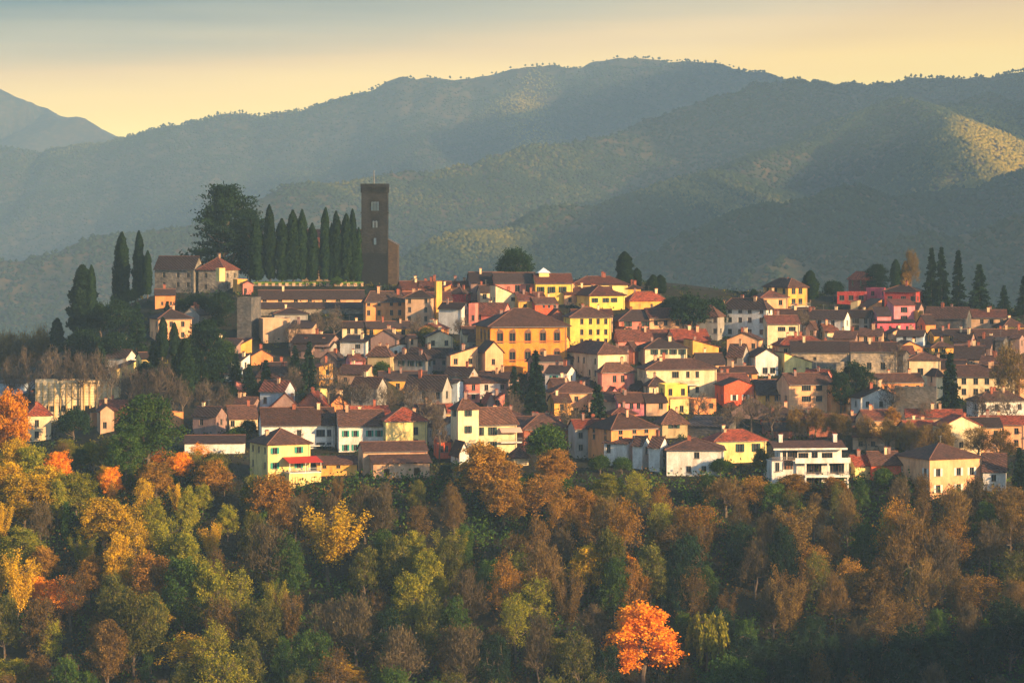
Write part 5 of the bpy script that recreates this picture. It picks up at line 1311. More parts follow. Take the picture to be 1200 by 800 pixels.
LEAF = {
 "grey": foliage("grey_twigs", (62, 54, 48), (88, 76, 64), (112, 96, 78), .1),
 "gold": foliage("gold_leaves", (122, 104, 28), (186, 142, 24), (208, 168, 38)),
 "lime": foliage("yellow_green_leaves", (80, 90, 28), (130, 126, 34), (166, 150, 42)),
 "orange": foliage("orange_leaves", (190, 106, 22), (230, 136, 22), (240, 164, 38)),
 "rust": foliage("rust_leaves", (100, 74, 30), (146, 102, 34), (180, 130, 44)),
 "brown": foliage("brown_leaves", (70, 56, 32), (98, 76, 38), (126, 96, 44)),
 "olive": foliage("olive_leaves", (60, 66, 28), (88, 90, 36), (122, 110, 44)),
 "green": foliage("green_leaves", (40, 60, 26), (58, 82, 32), (86, 104, 40)),
 "dark": foliage("dark_evergreen_leaves", (20, 34, 24), (30, 48, 30), (44, 62, 36), .15),
 "cypress": foliage("cypress_leaves", (18, 32, 22), (28, 46, 26), (48, 62, 30), .12),
 "twig": foliage("bare_twigs", (60, 52, 38), (84, 72, 50), (106, 90, 60), .1),
 "rusttwig": foliage("rusty_twigs", (82, 64, 38), (112, 88, 46), (138, 108, 54), .2),
}
NAME = {"thin": "bare_tree", "cone": "broadleaf_tree", "full": "broadleaf_tree", "loose": "broadleaf_tree", "vase": "broadleaf_tree", "bare": "bare_tree", "cypress": "cypress", "fir": "fir", "cedar": "cedar", "round": "round_tree", "ivy": "ivy_clad_tree", "willow": "willow"}
PROTO["_i"] = {}
tr_r = random.Random(5)
_made = {}
def plant(kind, X, Y, Z, H, W, mat, label, group, name=None, rz=None):
    """one tree: an Empty at its foot with trunk and crown"""
    lst = PROTO[kind]; i = tr_r.randrange(len(lst)); tm, cm, h0, w0 = lst[i]
    key = (kind, i, mat)
    if key not in _made:
        c2 = cm.copy(); c2.materials[0] = LEAF[mat]; _made[key] = c2
    nm = name or NAME[kind]
    root = link(nm, None, None, (X, Y, Z), tr_r.uniform(0, 6.28) if rz is None else rz)
    sx = W / w0 * (1.12 if kind == "cypress" else 1.0)
    if kind in ("cypress", "fir"): root.rotation_euler = (tr_r.uniform(-.02, .02), tr_r.uniform(-.02, .02), root.rotation_euler[2])
    root.scale = (sx, sx * tr_r.uniform(.92, 1.08), H / h0)
    tag(root, label, {"bare": "bare tree", "thin": "bare tree", "cypress": "cypress", "fir": "conifer", "cedar": "cedar", "willow": "willow"}.get(kind, "tree"), group)
    if tm: link("trunk", tm, root)
    link("crown", _made[key], root)
    return root

def tree(kind, x, ytop, ybase, wpx, mat, label, group, y_at=None, name=None):
    """a tree measured in the picture, set on the hill where its foot is seen"""
    if y_at is None: X, Y, Z = at(x, ybase)
    else:
        Y = y_at; X = (x - 600) * Y / F; Z = float(ground_z(X, Y))
    m = Y / F; Ht = (CZ - (ytop - HZ) * m) - Z
    return plant(kind, X, Y, Z, max(2.0, Ht), wpx * m, mat, label, group, name)

CY = "cypresses of the hill top"
for (x, yt, yb, w, lab) in [
    (301, 257, 333, 15, "cypress nearest the big cedar on the hill-top lawn"), (317, 241, 333, 14, "tall slim cypress, second from the cedar on the hill-top lawn"),
    (331, 257, 333, 16, "stout cypress, third from the cedar on the hill-top lawn"), (344, 247, 333, 16, "broad tall cypress in the middle of the left cypress cluster"),
    (354, 246, 333, 12, "slim cypress at the right end of the left cypress cluster"), (366, 262, 333, 13, "shorter fuzzy cypress between the left cluster and the lone slim cypress"),
    (380, 244, 333, 12, "lone pointed cypress with a gap on both sides on the lawn"), (388, 262, 334, 8, "thin short cypress just right of the lone pointed cypress"),
    (394, 248, 333, 13, "pointed cypress, first of the cluster left of the bell tower"), (405, 251, 333, 14, "widest cypress of the cluster left of the bell tower"),
    (414, 246, 333, 10, "tallest cypress of the cluster beside the bell tower"), (419, 267, 334, 9, "small cypress closest to the bell tower"),
    (143, 273, 352, 16, "tall cypress with a bare foot, left of the pair beside the grey stone building"), (161.5, 271, 350, 13, "tall cypress with a bare foot, right of the pair beside the grey stone building"),
    (173, 294, 350, 10, "thin pointed cypress against the left end of the grey stone building"), (97, 311, 388, 29, "very broad dark cypress at the left edge of the hill"),
    (107, 311, 386, 10, "thin tip rising behind the very broad dark cypress"), (67, 373, 415, 15, "dark cypress lowest on the left edge of the hill"),
    (190, 372, 422, 12, "small cypress before the peach house, left one of two"), (204, 378, 420, 10, "small cypress before the peach house, right one of two"),
    (218, 397, 470, 22, "tall cypress beside the layered cedar on the left slope"), (732, 295, 338, 19, "pointed broad cypress at the skyline above the low yellow house"),
    (746, 314, 338, 10, "small cypress right beside the pointed broad one at the skyline"), (765, 322, 346, 13, "stubby round-topped cypress at the skyline, left of two"),
    (774, 322, 346, 12, "stubby round-topped cypress at the skyline, right of two"), (949, 317, 354, 17, "cypress right of the tall yellow skyline house"),
    (1050, 304, 340, 12, "slim cypress behind the crimson mansion"),]:
    tree("cypress", x, yt, yb, w, "cypress", lab, CY, y_at=956 if (300 < x < 425) else None)
tree("cypress", 1061, 306, 340, 11, "rust", "slim rusty-brown cypress beside the leafless rusty tree", CY)
G1 = "dark conifers and evergreens of the town"
for (k, x, yt, yb, w, mt, lab) in [
    ("cedar", 265, 222, 333, 90, "dark", "huge dark spreading cedar on the hill top right of the grey stone building"), ("cedar", 293, 250, 333, 48, "dark", "lower part cedar between the huge cedar and the cypresses"),
    ("cedar", 242, 378, 458, 56, "dark", "layered blue-green cedar on the left slope"), ("cedar", 1028, 311, 340, 32, "dark", "flat-topped pine behind the small red pavilion"),
    ("fir", 1091, 288, 366, 25, "dark", "tall dark conifer right beside the crimson mansion"), ("fir", 1104, 287, 366, 25, "dark", "tall dark conifer merged to the right of the one beside the mansion"),
    ("fir", 1123, 291, 366, 23, "dark", "narrow ragged tall conifer, third from the crimson mansion"), ("fir", 1148, 308, 367, 30, "dark", "cone-shaped dark conifer, fourth from the crimson mansion"),
    ("fir", 1176, 333, 369, 20, "dark", "small pointed conifer near the right edge of the skyline"), ("fir", 1200, 322, 372, 24, "dark", "conifer cut by the right edge of the picture at the skyline"),
    ("fir", 1113, 410, 512, 38, "dark", "very tall dark fir standing before the long cream house"), ("fir", 602, 428, 470, 20, "dark", "small dark fir below the yellow palace"),
    ("fir", 628, 408, 486, 32, "dark", "large dark fir below the yellow palace"), ("fir", 700, 448, 530, 40, "dark", "dense dark conical tree below the salmon-pink house"),
    ("fir", 345, 403, 458, 22, "dark", "dark pine on the left slope in front of the low brick-orange house"), ("fir", 361, 398, 458, 24, "dark", "ragged pine left of the yellow balcony house"),
    ("fir", 1195, 522, 585, 24, "dark", "dark conifer at the right edge behind the tan villa"), ("fir", 160, 352, 412, 28, "dark", "dark pine below the pair of bare-footed cypresses"),
    ("fir", 292, 425, 462, 22, "dark", "dark pine in the trees left of the dusky cottage"),
    ("round", 604, 294, 336, 40, "dark", "round-crowned dark pine rising behind the hill-top palace"), ("round", 977, 329, 352, 24, "dark", "round dark tree left of the small red pavilion"),
    ("round", 883, 339, 354, 9, "dark", "tiny dark round tree left of the peach skyline house"), ("round", 136, 343, 360, 12, "green", "small round tree left of the bare-footed cypresses"),
    ("round", 154, 339, 360, 13, "dark", "small round tree between the bare-footed cypresses"), ("round", 447, 425, 446, 22, "green", "leafy green tree against the khaki house"),
    ("round", 500, 385, 412, 24, "olive", "green shrub lit at the top between the cream and the white-grey houses"), ("round", 475, 499, 528, 24, "dark", "round dark tree in front of the red-roofed cream house"),
    ("round", 641, 498, 552, 44, "green", "round grey-green tree left of the dark conical tree"), ("round", 703, 534, 556, 23, "green", "left one of two clipped trees before the blue-shaded terraces"),
    ("round", 729, 536, 556, 21, "green", "right one of two clipped trees before the blue-shaded terraces"), ("round", 892, 527, 560, 18, "olive", "rounded bush between the red-roofed yellow house and the modern house"),
    ("round", 87, 480, 518, 33, "dark", "round dark clipped tree at the far left"), ("full", 172, 468, 562, 78, "green", "big round green tree at the left edge of the town"),
    ("full", 148, 500, 570, 48, "green", "dark green tree under the left side of the big round green tree"), ("round", 291, 492, 514, 19, "dark", "small dark tree left of the long white house"),
    ("round", 278, 500, 522, 22, "green", "small green tree by the cream low house at the left"), ("full", 1003, 425, 482, 46, "dark", "dense dark tree before the old grey tenement"),
    ("full", 985, 440, 486, 30, "dark", "dark tree between the loggia house annex and the dense dark tree"), ("round", 836, 350, 392, 34, "dark", "dark tree mass left of the shaded white palace"),
    ("round", 810, 345, 394, 46, "dark", "dark evergreen behind the pink shuttered house"), ("round", 788, 350, 384, 28, "dark", "dark evergreen at the left of the shaded gap in the skyline"),
    ("round", 118, 358, 400, 34, "dark", "dark evergreen right of the very broad cypress"), ("round", 140, 352, 398, 34, "dark", "dark evergreen left of the small orange house"),
    ("round", 100, 388, 428, 40, "dark", "dark bushy evergreen under the very broad cypress"), ("round", 135, 392, 432, 38, "dark", "dark bushy evergreen above the little bell gable"),
    ("round", 232, 345, 378, 34, "dark", "ivy-dark shrub mass under the grey stone building, left one"), ("round", 258, 342, 382, 34, "dark", "ivy-dark shrub mass under the grey stone building, right one"),
    ("round", 215, 350, 372, 22, "dark", "dark bush right of the small orange house"), ("round", 172, 425, 462, 30, "dark", "dark evergreen right of the hillside gable house"),
    ("round", 262, 400, 440, 28, "green", "green bush behind the layered cedar"), ("round", 305, 448, 478, 24, "dark", "dark bush above the cream low house"), ("round", 270, 452, 480, 22, "dark", "dark bush under the layered cedar"),
    ("round", 395, 325, 336, 12, "green", "small shrub at the foot of the lawn cypresses"), ("round", 972, 432, 462, 24, "dark", "dark shrub against the old stone wall"),
    ("round", 845, 538, 560, 26, "green", "bush under the big plain white house's right corner"), ("round", 1185, 385, 402, 18, "lime", "yellow-lit bush by the bright yellow cottage"),
    ("round", 1035, 548, 576, 22, "green", "bush before the coral-red low house"), ("round", 1052, 556, 580, 22, "dark", "dark bush beside the tan villa's left wall"),
    ("round", 605, 556, 575, 22, "green", "bush at the right of the low pale outbuilding"), ("round", 522, 545, 566, 16, "dark", "dark bush left of the small white gabled house"),
    ]:
    tree(k, x, yt, yb, w, mt, lab, G1)
for (x, yt, yb, w, lab) in [(82, 392, 440, 24, "dark fir lowest at the left, under the very broad cypress"), (118, 398, 448, 24, "dark fir left of the little bell gable"), (180, 398, 448, 26, "dark fir between the chapel and the peach house"),
    (204, 415, 462, 24, "dark fir left of the tall slope cypress"), (236, 410, 466, 26, "dark fir in front of the layered cedar"), (258, 398, 446, 22, "dark fir right of the layered cedar"), (276, 412, 458, 22, "dark fir left of the small pinkish cottage on the left slope"),
    (312, 420, 470, 24, "dark fir in front of the dusky roofs right of the layered cedar"), (196, 352, 384, 18, "small dark fir right of the small orange house"), (255, 350, 384, 20, "small dark fir under the grey stone wing")]:
    tree("fir", x, yt, yb, w, "dark", lab, G1)
G2 = "leafless trees among the houses"
bare_list = [
    (12, 418, 490, 26, "leftmost leafless tree before the long yellow hall"), (32, 414, 488, 28, "second leafless tree from the left before the hall"), (60, 412, 486, 32, "leafless tree with a forked trunk before the hall's left part"),
    (76, 416, 486, 24, "thin leafless tree right of the forked one before the hall"), (94, 414, 484, 28, "leafless tree before the middle of the hall"), (113, 414, 482, 30, "leafless tree before the right half of the hall"),
    (130, 418, 482, 26, "leafless tree at the right end of the hall"), (150, 428, 490, 28, "leafless tree just beyond the right end of the hall"), (170, 432, 492, 32, "brown leafless tree above the big round green tree"),
    (192, 430, 494, 34, "broad leafless tree left of the tall slope cypress"), (213, 446, 500, 28, "leafless tree at the foot of the tall slope cypress"), (240, 448, 496, 34, "leafless tree below the layered cedar"),
    (262, 455, 500, 26, "leafless tree left of the blue-green shaded house"), (345, 430, 478, 26, "leafless tree behind the reddish gable roofs"), (385, 425, 482, 30, "leafless tree beside the tiny bright yellow wall"),
    (402, 445, 492, 30, "leafless tree before the long grey weathered house, left one"), (425, 448, 494, 32, "leafless tree before the long grey weathered house, right one"), (452, 452, 500, 30, "leafless tree between the two grey weathered houses"),
    (480, 450, 500, 30, "leafless tree before the large grey weathered house"), (503, 458, 520, 32, "leafless tree right of the large grey weathered house"), (515, 478, 540, 24, "tall leafless tree above the coral-red small house"),
    (350, 500, 525, 24, "small leafless tree in front of the long white house"), (600, 462, 505, 30, "brown leafless tree under the small dark fir"), (665, 470, 510, 26, "leafless tree left of the dark conical tree"),
    (540, 372, 405, 22, "leafless tree in the shaded garden of the white-grey house"), (487, 372, 410, 22, "leafless tree before the tall pinkish-cream house"), (372, 365, 402, 24, "leafless tree against the long stone building"),
    (392, 362, 400, 24, "leafless tree right of the white-stained patch of the long stone building"), (855, 475, 515, 32, "leafless shrubby tree behind the red-roofed yellow house, left one"), (880, 462, 512, 32, "leafless tree below the low yellow house"),
    (905, 470, 515, 28, "leafless tree left of the brick-coloured shed"), (820, 462, 500, 30, "leafless tree below the low orange terrace house"), (1045, 445, 500, 32, "grey leafless tree beside the arched gate"),
    (1150, 460, 505, 36, "leafless tree under the long cream house, left one"), (1178, 462, 508, 36, "leafless tree under the long cream house, right one"), (1085, 470, 515, 26, "leafless tree left of the very tall fir"),
    (940, 362, 398, 22, "leafless tree by the cream red-roofed house"), (345, 380, 412, 20, "leafless tree against the blank pink house's stone base"), (1030, 400, 452, 26, "leafless tree before the old grey tenement's left part"),
    (1050, 405, 455, 26, "leafless tree before the old grey tenement's right part"),
]
for (x, yt, yb, w, lab) in bare_list: tree("thin", x, yt, yb, w, "grey", lab, G2)
G3 = "rusty and orange trees among the houses"
for (k, x, yt, yb, w, mt, lab) in [
    ("bare", 1068, 294, 342, 19, "rusttwig", "tall rusty leafless tree at the skyline behind the crimson mansion"), ("bare", 1183, 408, 486, 46, "rusttwig", "large rusty-topped tree before the long cream house at the right"),
    ("full", 1045, 478, 515, 22, "rust", "orange-leaved sapling right of the yellow ruin"), ("bare", 990, 488, 525, 26, "rusttwig", "rusty tree at the left end of the yellow ruin"),
    ("bare", 1015, 490, 528, 26, "rusttwig", "rusty tree before the middle of the yellow ruin"), ("bare", 1040, 492, 532, 28, "rusttwig", "rusty tree before the right end of the yellow ruin"),
    ("bare", 1065, 495, 535, 30, "rusttwig", "rusty tree between the yellow ruin and the very tall fir"), ("bare", 1085, 500, 540, 28, "rusttwig", "rusty tree above the tan villa's left corner"),
    ("bare", 1105, 498, 540, 34, "rusttwig", "rusty tree at the foot of the very tall fir"), ("bare", 1145, 502, 542, 34, "rusttwig", "rusty tree above the tan villa's ridge"),
    ("bare", 1172, 506, 546, 34, "rusttwig", "rusty tree above the tan villa's right corner"), ("bare", 955, 478, 515, 28, "rusttwig", "rusty tree behind the modern house's left chimney"),
    ("bare", 975, 486, 522, 26, "rusttwig", "rusty tree behind the modern house's right chimney"), ("bare", 932, 480, 515, 24, "rusttwig", "rusty tree above the red-walled low house"),
    ("full", 14, 460, 545, 44, "orange", "bright orange tree cut by the left edge above the wood"),
    ]:
    tree(k, x, yt, yb, w, mt, lab, G3)

# ------------------------------------------------------------------ the wooded bank under the town
BANDS = [(0, "the far-left red roof"), (135, "the big green tree"), (255, "the awning villa"), (395, "the stepped barn"), (500, "the cream house"),
         (640, "the blue terraces"), (765, "the plain white house"), (885, "the modern house"), (1035, "the tan villa")]
ROWS = [(0, "at the wood's top below"), (600, "high in the wood below"), (645, "midway down the wood below"), (700, "low in the wood below"), (750, "at the wood's foot below")]
KL = {("cone", "orange"): "tall conical bright orange tree", ("cone", "rust"): "large conical rust-orange tree", ("full", "gold"): "golden yellow full tree", ("vase", "gold"): "upswept golden tree", ("loose", "gold"): "thin-leaved golden tree", ("full", "lime"): "yellow-green full tree", ("loose", "lime"): "loose yellow-green tree",
      ("full", "orange"): "bright orange full tree", ("loose", "orange"): "half-bare orange tree", ("full", "rust"): "rust-orange full tree", ("loose", "rust"): "half-bare rusty tree", ("loose", "brown"): "brown half-leaved tree", ("full", "brown"): "brown-leaved full tree",
      ("bare", "twig"): "leafless grey-brown tree", ("bare", "rusttwig"): "leafless rust-tinged tree", ("full", "olive"): "olive-green full tree", ("loose", "olive"): "loose olive-green tree", ("full", "green"): "green full tree", ("loose", "green"): "loose green tree",
      ("ivy", "green"): "ivy-clad green stem", ("ivy", "lime"): "ivy-clad yellow-green stem", ("full", "dark"): "dark green full tree", ("loose", "dark"): "dark green loose tree", ("vase", "rust"): "upswept rusty tree", ("willow", "lime"): "weeping yellow willow",
      ("vase", "brown"): "upswept brown tree", ("vase", "lime"): "upswept yellow-green tree", ("full", "bright"): ""}
wood = []      # (kind, x, ytop, height, width, material)
special = [("cone", 570, 515, 15, 15, "rust"), ("full", 590, 560, 11, 11, "rust"), ("vase", 385, 597, 16.5, 16, "gold"), ("cone", 755, 702, 19, 15, "orange"), ("willow", 828, 712, 14, 10, "lime"), ("full", 320, 557, 12, 11.5, "rust"), ("full", 250, 540, 9, 8.5, "rust"),
           ("full", 183, 540, 10, 10, "rust"), ("full", 68, 528, 9, 7, "orange"), ("full", 130, 546, 8, 6, "orange"), ("full", 178, 652, 14, 12, "rust"), ("full", 172, 700, 10, 11, "gold"), ("full", 70, 680, 9, 9, "orange"), ("full", 40, 675, 7, 6, "orange"), ("full", 50, 640, 9, 7, "rust"),
           ("full", 682, 572, 10, 9, "rust"), ("full", 690, 640, 11, 9, "gold"), ("full", 735, 653, 8, 5, "orange"), ("full", 712, 556, 8, 9, "lime"), ("full", 652, 745, 8, 9, "lime"), ("full", 400, 776, 7, 12, "gold"), ("loose", 220, 745, 9, 13, "gold"),
           ("full", 1025, 668, 12, 11, "brown"), ("loose", 950, 640, 11, 10, "rust"), ("loose", 1150, 672, 10, 10, "rust"), ("full", 978, 560, 6, 7, "rust"), ("full", 928, 556, 6, 9, "rust"), ("full", 120, 585, 11, 12, "gold"), ("full", 150, 592, 11, 11, "gold"), ("full", 30, 560, 12, 13, "gold"), ("full", 8, 540, 12, 12, "gold"),
           ("full", 55, 548, 11, 11, "gold"), ("full", 90, 555, 10, 10, "lime"), ("full", 20, 515, 10, 9, "gold"), ("full", 40, 525, 10, 9, "lime"), ("loose", 820, 590, 11, 10, "rust"), ("bare", 850, 560, 9, 9, "rusttwig"), ("loose", 885, 560, 8, 9, "rust"), ("full", 330, 590, 9, 7, "rust"), ("ivy", 310, 620, 14, 4, "lime"), ("ivy", 328, 690, 10, 3, "lime"),
           ("full", 105, 650, 11, 7, "rust"), ("loose", 640, 560, 10, 12, "rust"), ("full", 650, 528, 9, 10, "rust"), ("loose", 790, 620, 12, 11, "brown"), ("bare", 1180, 570, 10, 12, "rusttwig"), ("full", 1190, 580, 8, 7, "gold"), ("full", 350, 770, 6, 9, "lime"), ("full", 15, 770, 9, 12, "lime"), ("full", 25, 620, 10, 11, "lime")]
def foot(x, ytop, Ht):
    """where on the bank a tree of this height has its top at this picture row"""
    Y = np.arange(596, 760, .5); X = (x - 600) * Y / F
    g_ = ground_z(X, Y); yy = HZ + F * (CZ - g_ - Ht) / Y
    k = np.nonzero(yy <= ytop)[0]; i = int(k[0]) if len(k) else len(Y) - 1
    return float(X[i]), float(Y[i]), float(g_[i])
placed = []
for (k, x, yt, Ht, W, mt) in special:
    X, Y, Z = foot(x, yt, Ht); wood.append((k, X, Y, Z, Ht, W, mt)); placed.append((X, Y, W))
def pick(x, y):
    r = tr_r.random(); hz = vnoise(x / 90.0, y / 60.0, 77, 2)
    if x < 300:
        t = [(.14, "full", "gold"), (.28, "vase", "gold"), (.38, "full", "lime"), (.50, "vase", "lime"), (.60, "full", "olive"), (.63, "loose", "rust"), (.70, "loose", "brown"), (.78, "full", "green"), (.86, "loose", "gold"), (.91, "bare", "twig"), (.93, "full", "orange"), (.97, "loose", "lime"), (1, "ivy", "green")]
        if y > 690: t = [(.2, "full", "olive"), (.35, "loose", "brown"), (.55, "full", "green"), (.65, "loose", "lime"), (.8, "bare", "twig"), (.9, "full", "brown"), (1, "ivy", "green")]
    elif x < 560:
        t = [(.1, "full", "olive"), (.20, "loose", "brown"), (.30, "vase", "brown"), (.44, "full", "green"), (.56, "vase", "lime"), (.70, "bare", "twig"), (.78, "bare", "rusttwig"), (.85, "loose", "gold"), (.9, "full", "brown"), (.95, "full", "lime"), (1, "ivy", "green")]
        if y > 700: t = [(.35, "full", "green"), (.5, "full", "dark"), (.7, "bare", "twig"), (.85, "loose", "olive"), (1, "loose", "brown")]
    elif x < 780:
        t = [(.1, "loose", "rust"), (.2, "vase", "rust"), (.38, "bare", "rusttwig"), (.47, "loose", "brown"), (.55, "vase", "brown"), (.68, "full", "olive"), (.8, "bare", "twig"), (.9, "full", "green"), (1, "loose", "lime")]
        if y > 700: t = [(.3, "full", "green"), (.5, "full", "dark"), (.7, "bare", "twig"), (.85, "loose", "olive"), (1, "loose", "brown")]
    else:
        t = [(.18, "bare", "rusttwig"), (.38, "bare", "twig"), (.50, "loose", "brown"), (.60, "vase", "brown"), (.65, "loose", "rust"), (.80, "full", "green"), (.90, "loose", "olive"), (1, "full", "dark")]
        if y > 700: t = [(.35, "full", "dark"), (.6, "full", "green"), (.85, "bare", "twig"), (1, "loose", "brown")]
    for p_, k, mt in t:
        if r <= p_: return k, mt
    return t[-1][1:]
Yr = 603.0; row = 0
while Yr < 691:
    half = .1745 * Yr + 4; n = 33
    for i in range(n):
        X = -half + 2 * half * (i + .5 + (.5 if row % 2 else 0) * .9 - .2) / n + tr_r.uniform(-2.6, 2.6); Y = Yr + tr_r.uniform(-3.2, 3.2)
        if any((X - a)**2 + ((Y - b) * .8)**2 < (w * .42)**2 for a, b, w in placed): continue
        if any(abs(X - a) < w * .46 and 0 < b - Y < 21 for a, b, w in placed[:5]): continue
        near = np.clip((691 - Y) / 30, 0, 1); Ht = tr_r.uniform(6.5, 9.0) + near * tr_r.uniform(2.5, 9.5)
        Z = float(ground_z(X, Y)); x_ = 600 + F * X / Y; y_ = HZ + F * (CZ - Z - Ht) / Y
        k, mt = pick(x_, y_)
        W = Ht * tr_r.uniform(.42, .66) * (.28 / .8 if k == "ivy" else 1)
        wood.append((k, X, Y, Z, Ht, W, mt))
    Yr += 10.2; row += 1
# young trees on the left shoulder of the bank, beside the last houses
for i in range(26):
    x = tr_r.uniform(0, 275); Y = tr_r.uniform(696, 735) if x < 140 else tr_r.uniform(694, 712); X = (x - 600) * Y / F; Z = float(ground_z(X, Y)); Ht = tr_r.uniform(5.5, 8)
    mt = tr_r.choice(["gold", "lime", "olive", "green", "orange", "brown"]); wood.append((tr_r.choice(["full", "full", "loose"]) if mt != "brown" else "loose", X, Y, Z, Ht, Ht * .85, mt))
rows_ = {}
for w in wood:
    k, X, Y, Z, Ht, W, mt = w
    px_, py_ = 600 + F * X / Y, HZ + F * (CZ - Z - Ht * .6) / Y
    bd = [b for b in BANDS if px_ >= b[0] or b[0] == 0][-1][1]; rw = [r for r in ROWS if py_ >= r[0] or r[0] == 0][-1][1]
    rows_.setdefault((k, mt, rw, bd), []).append((px_, w))
ORD = ["leftmost", "second from left", "third from left", "fourth from left", "fifth from left", "sixth from left", "seventh from left"]
for (k, mt, rw, bd), lst in rows_.items():
    lst.sort(key=lambda q: q[0])
    for i, (_, (k_, X, Y, Z, Ht, W, m_)) in enumerate(lst):
        base = KL.get((k, mt), f"{mt} tree")
        o = "" if len(lst) == 1 else (("left-hand ", "right-hand ")[i] if len(lst) == 2 else (("leftmost ", "middle ", "rightmost ")[i] if len(lst) == 3 else ORD[min(i, 6)] + " "))
        if o.endswith("from left "): lab = f"{base}, {o.strip()}, {rw} {bd}"
        else: lab = f"{o}{base} {rw} {bd}"
        plant(k, X, Y, Z - .3, Ht, W, m_, lab, "autumn trees of the wooded bank")

# undergrowth over the bank and ivy and weeds on the banks between the houses
def scatter(name, n, xr, yr_, zr, size, mat, dens=.0, seed=1):
    g = np.random.default_rng(seed); Y = g.uniform(yr_[0], yr_[1], n); X = g.uniform(-1, 1, n) * (Y * xr + 6)
    k = vnoise(X / 9, Y / 9, seed, 3); keep = k > dens; X = X[keep]; Y = Y[keep]; k = k[keep]
    rep = 16; C0 = np.stack([X, Y, ground_z(X, Y)], 1); rr = g.uniform(.4, 1.2, len(X))
    C = np.repeat(C0, rep, 0) + g.normal(size=(len(X) * rep, 3)) * np.repeat(rr, rep)[:, None] * np.array([1, 1, zr]); C[:, 2] += np.abs(g.normal(size=len(C))) * zr * .8
    V, Fq = quads(C, g.uniform(size * .7, size * 1.4, len(C)), elong=1.2)
    me = arr_mesh(name, V, Fq, mat, np.clip(np.repeat(g.uniform(0, 1, len(X)), rep) + g.normal(size=len(C)) * .12, 0, 1))
    tag(link(name, me), kind="stuff")
scatter("undergrowth", 9000, .176, (597, 702), 1.0, .45, LEAF["green"], -.2, 3)
scatter("brushwood", 3500, .176, (597, 702), 1.3, .4, LEAF["brown"], 0, 4)
scatter("garden_shrubbery", 7000, .176, (702, 960), .6, .42, LEAF["dark"], .02, 5)
def woodland(n, seed):
    """the wood goes on over the hill on both sides of the town"""
    g = np.random.default_rng(seed); Y = g.uniform(575, 1040, n); X = np.where(g.uniform(size=n) < .5, -1, 1) * Y * g.uniform(.185, .44, n)
    rep = 70; C0 = np.stack([X, Y, ground_z(X, Y) + g.uniform(3, 6, n)], 1); sc_ = g.uniform(1.3, 2.4, n)
    C = np.repeat(C0, rep, 0) + g.normal(size=(n * rep, 3)) * np.repeat(sc_, rep)[:, None]
    V, Fq = quads(C, g.uniform(.5, 1.0, n * rep), elong=1.2)
    tag(link("woodland", arr_mesh("woodland", V, Fq, LEAF["olive"], np.clip(np.repeat(g.uniform(0, 1, n), rep), 0, 1))), kind="stuff")
woodland(2600, 8)
scatter("ground_cover", 5000, .176, (702, 960), .45, .35, LEAF["olive"], .1, 6)
# bare wood on the shoulder of the hill behind the left end of the town
g_ = np.random.default_rng(31)
for i in range(16):
    Y = g_.uniform(1000, 1060); x = -20 + i * 6.5 + g_.uniform(-4, 4); X = (x - 600) * Y / F; Z = float(ground_z(X, Y)); top = CZ - (g_.uniform(386, 402) - HZ) * Y / F
    plant("bare", X, Y, Z, max(6, top - Z), 9.5, "rusttwig" if i % 3 else "twig", "leafless brown tree in the hazy wood behind the left shoulder of the hill", "leafless trees behind the left shoulder of the hill")
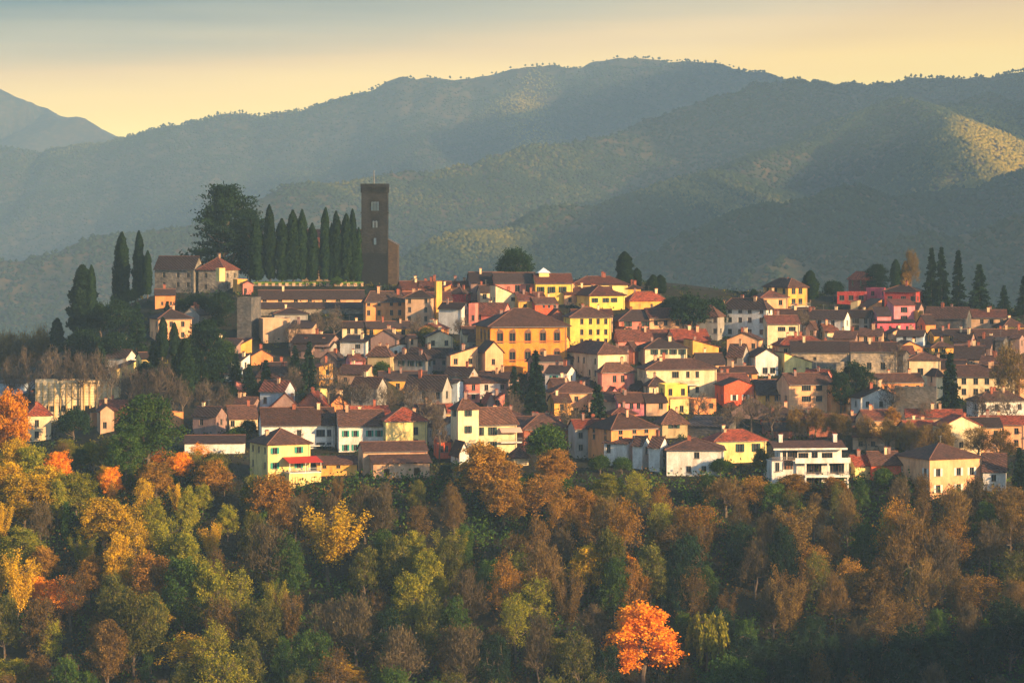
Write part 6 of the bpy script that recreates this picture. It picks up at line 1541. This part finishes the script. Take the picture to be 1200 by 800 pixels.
# ------------------------------------------------------------------ woods on the mountains, unseen ridge added at right to shade them
def far_woods():
    g = np.random.default_rng(12); n = 420000
    r_ = 0; px = g.uniform(-60, 1260, n); D = 2500 * (7500 / 2500) ** (g.uniform(0, 1, n) ** .8)
    X = (px - 600) * D / F; Z = mountain_z(X, D)
    e = 12.0; slope = (mountain_z(X, D + e) - Z) / e
    vis = (slope > -.05) & (Z > -110)
    X, D, Z, slope = X[vis], D[vis], Z[vis], slope[vis]
    cl = vnoise(X / 260, D / 200, 55, 4) * 1.3
    keep = g.uniform(size=len(X)) < np.clip(.7 + cl, .3, 1); X, D, Z, cl = X[keep], D[keep], Z[keep], cl[keep]
    n = len(X); r = g.uniform(2.4, 4.6, n); h = g.uniform(3, 6, n)
    u = np.array([(1, 0, .35), (0, 1, .35), (-1, 0, .35), (0, -1, .35), (0, 0, 1.0), (0, 0, -.2)])
    ang = g.uniform(0, 1.57, n); ca, sa = np.cos(ang), np.sin(ang)
    ux = u[None, :, 0] * ca[:, None] - u[None, :, 1] * sa[:, None]; uy = u[None, :, 0] * sa[:, None] + u[None, :, 1] * ca[:, None]
    jit = g.uniform(.75, 1.25, (n, 6))
    V = np.stack([X[:, None] + ux * r[:, None] * jit, D[:, None] + uy * r[:, None] * jit, Z[:, None] + u[None, :, 2] * h[:, None] * jit], -1).reshape(-1, 3)
    f = np.array([(0, 1, 4), (1, 2, 4), (2, 3, 4), (3, 0, 4), (1, 0, 5), (2, 1, 5), (3, 2, 5), (0, 3, 5)])
    Fq = (np.arange(n)[:, None, None] * 6 + f[None]).reshape(-1, 3)
    golden = .75 * np.exp(-(((X * F / D) - 575) / 75)**2) * np.exp(-((D - 4150) / 420)**2) + .4 * np.exp(-(((X * F / D) - 20) / 30)**2) * (D > 5600)   # sunlight on the spur and a far patch, painted into tree colour
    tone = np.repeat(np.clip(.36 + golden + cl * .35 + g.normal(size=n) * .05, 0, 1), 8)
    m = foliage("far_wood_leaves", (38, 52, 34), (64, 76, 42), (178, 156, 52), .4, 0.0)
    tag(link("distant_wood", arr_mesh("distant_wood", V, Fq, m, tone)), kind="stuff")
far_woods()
def build_shade_ridge():
    xs_ = np.linspace(1150, 3000, 70); ys_ = np.linspace(900, 8600, 120)
    Xg, Yg = np.meshgrid(xs_, ys_)
    crest = np.interp(Yg, [1000, 1200, 1400, 2650, 2760, 3380, 3520, 4700, 4990, 5060, 5160, 5230, 7400, 8600], [-100, 50, 600, 660, 340, 340, 780, 900, 900, 740, 740, 900, 900, 800])  # crest and gaps shaped to shade the slopes and let sun reach the spur
    Zg = crest - np.abs(Xg - 1950) * 1.15 + vnoise(Xg / 300, Yg / 300, 71, 4) * 50
    Zg = np.where(np.abs(Xg) < .19 * Yg, -140, Zg); Zg = np.maximum(Zg, -140)
    tag(link("shade_ridge", grid_mesh("shade_ridge", Xg, Yg, Zg, mm)), kind="structure")
build_shade_ridge()
# ------------------------------------------------------------------ haze
hb = MB(); hb.box(-4000, 4000, -500, 9700, -160, 960)
hm = bpy.data.materials.new("haze"); hm.use_nodes = True
hn = hm.node_tree.nodes; hn.clear()
ho = hn.new("ShaderNodeOutputMaterial"); hv = hn.new("ShaderNodeVolumePrincipled")
hv.inputs["Color"].default_value = (0.36, 0.56, 0.73, 1)
hv.inputs["Density"].default_value = HAZE_DENSITY
hv.inputs["Anisotropy"].default_value = 0.0
hm.node_tree.links.new(hv.outputs[0], ho.inputs["Volume"])
tag(hb.build("haze", hm), kind="stuff")
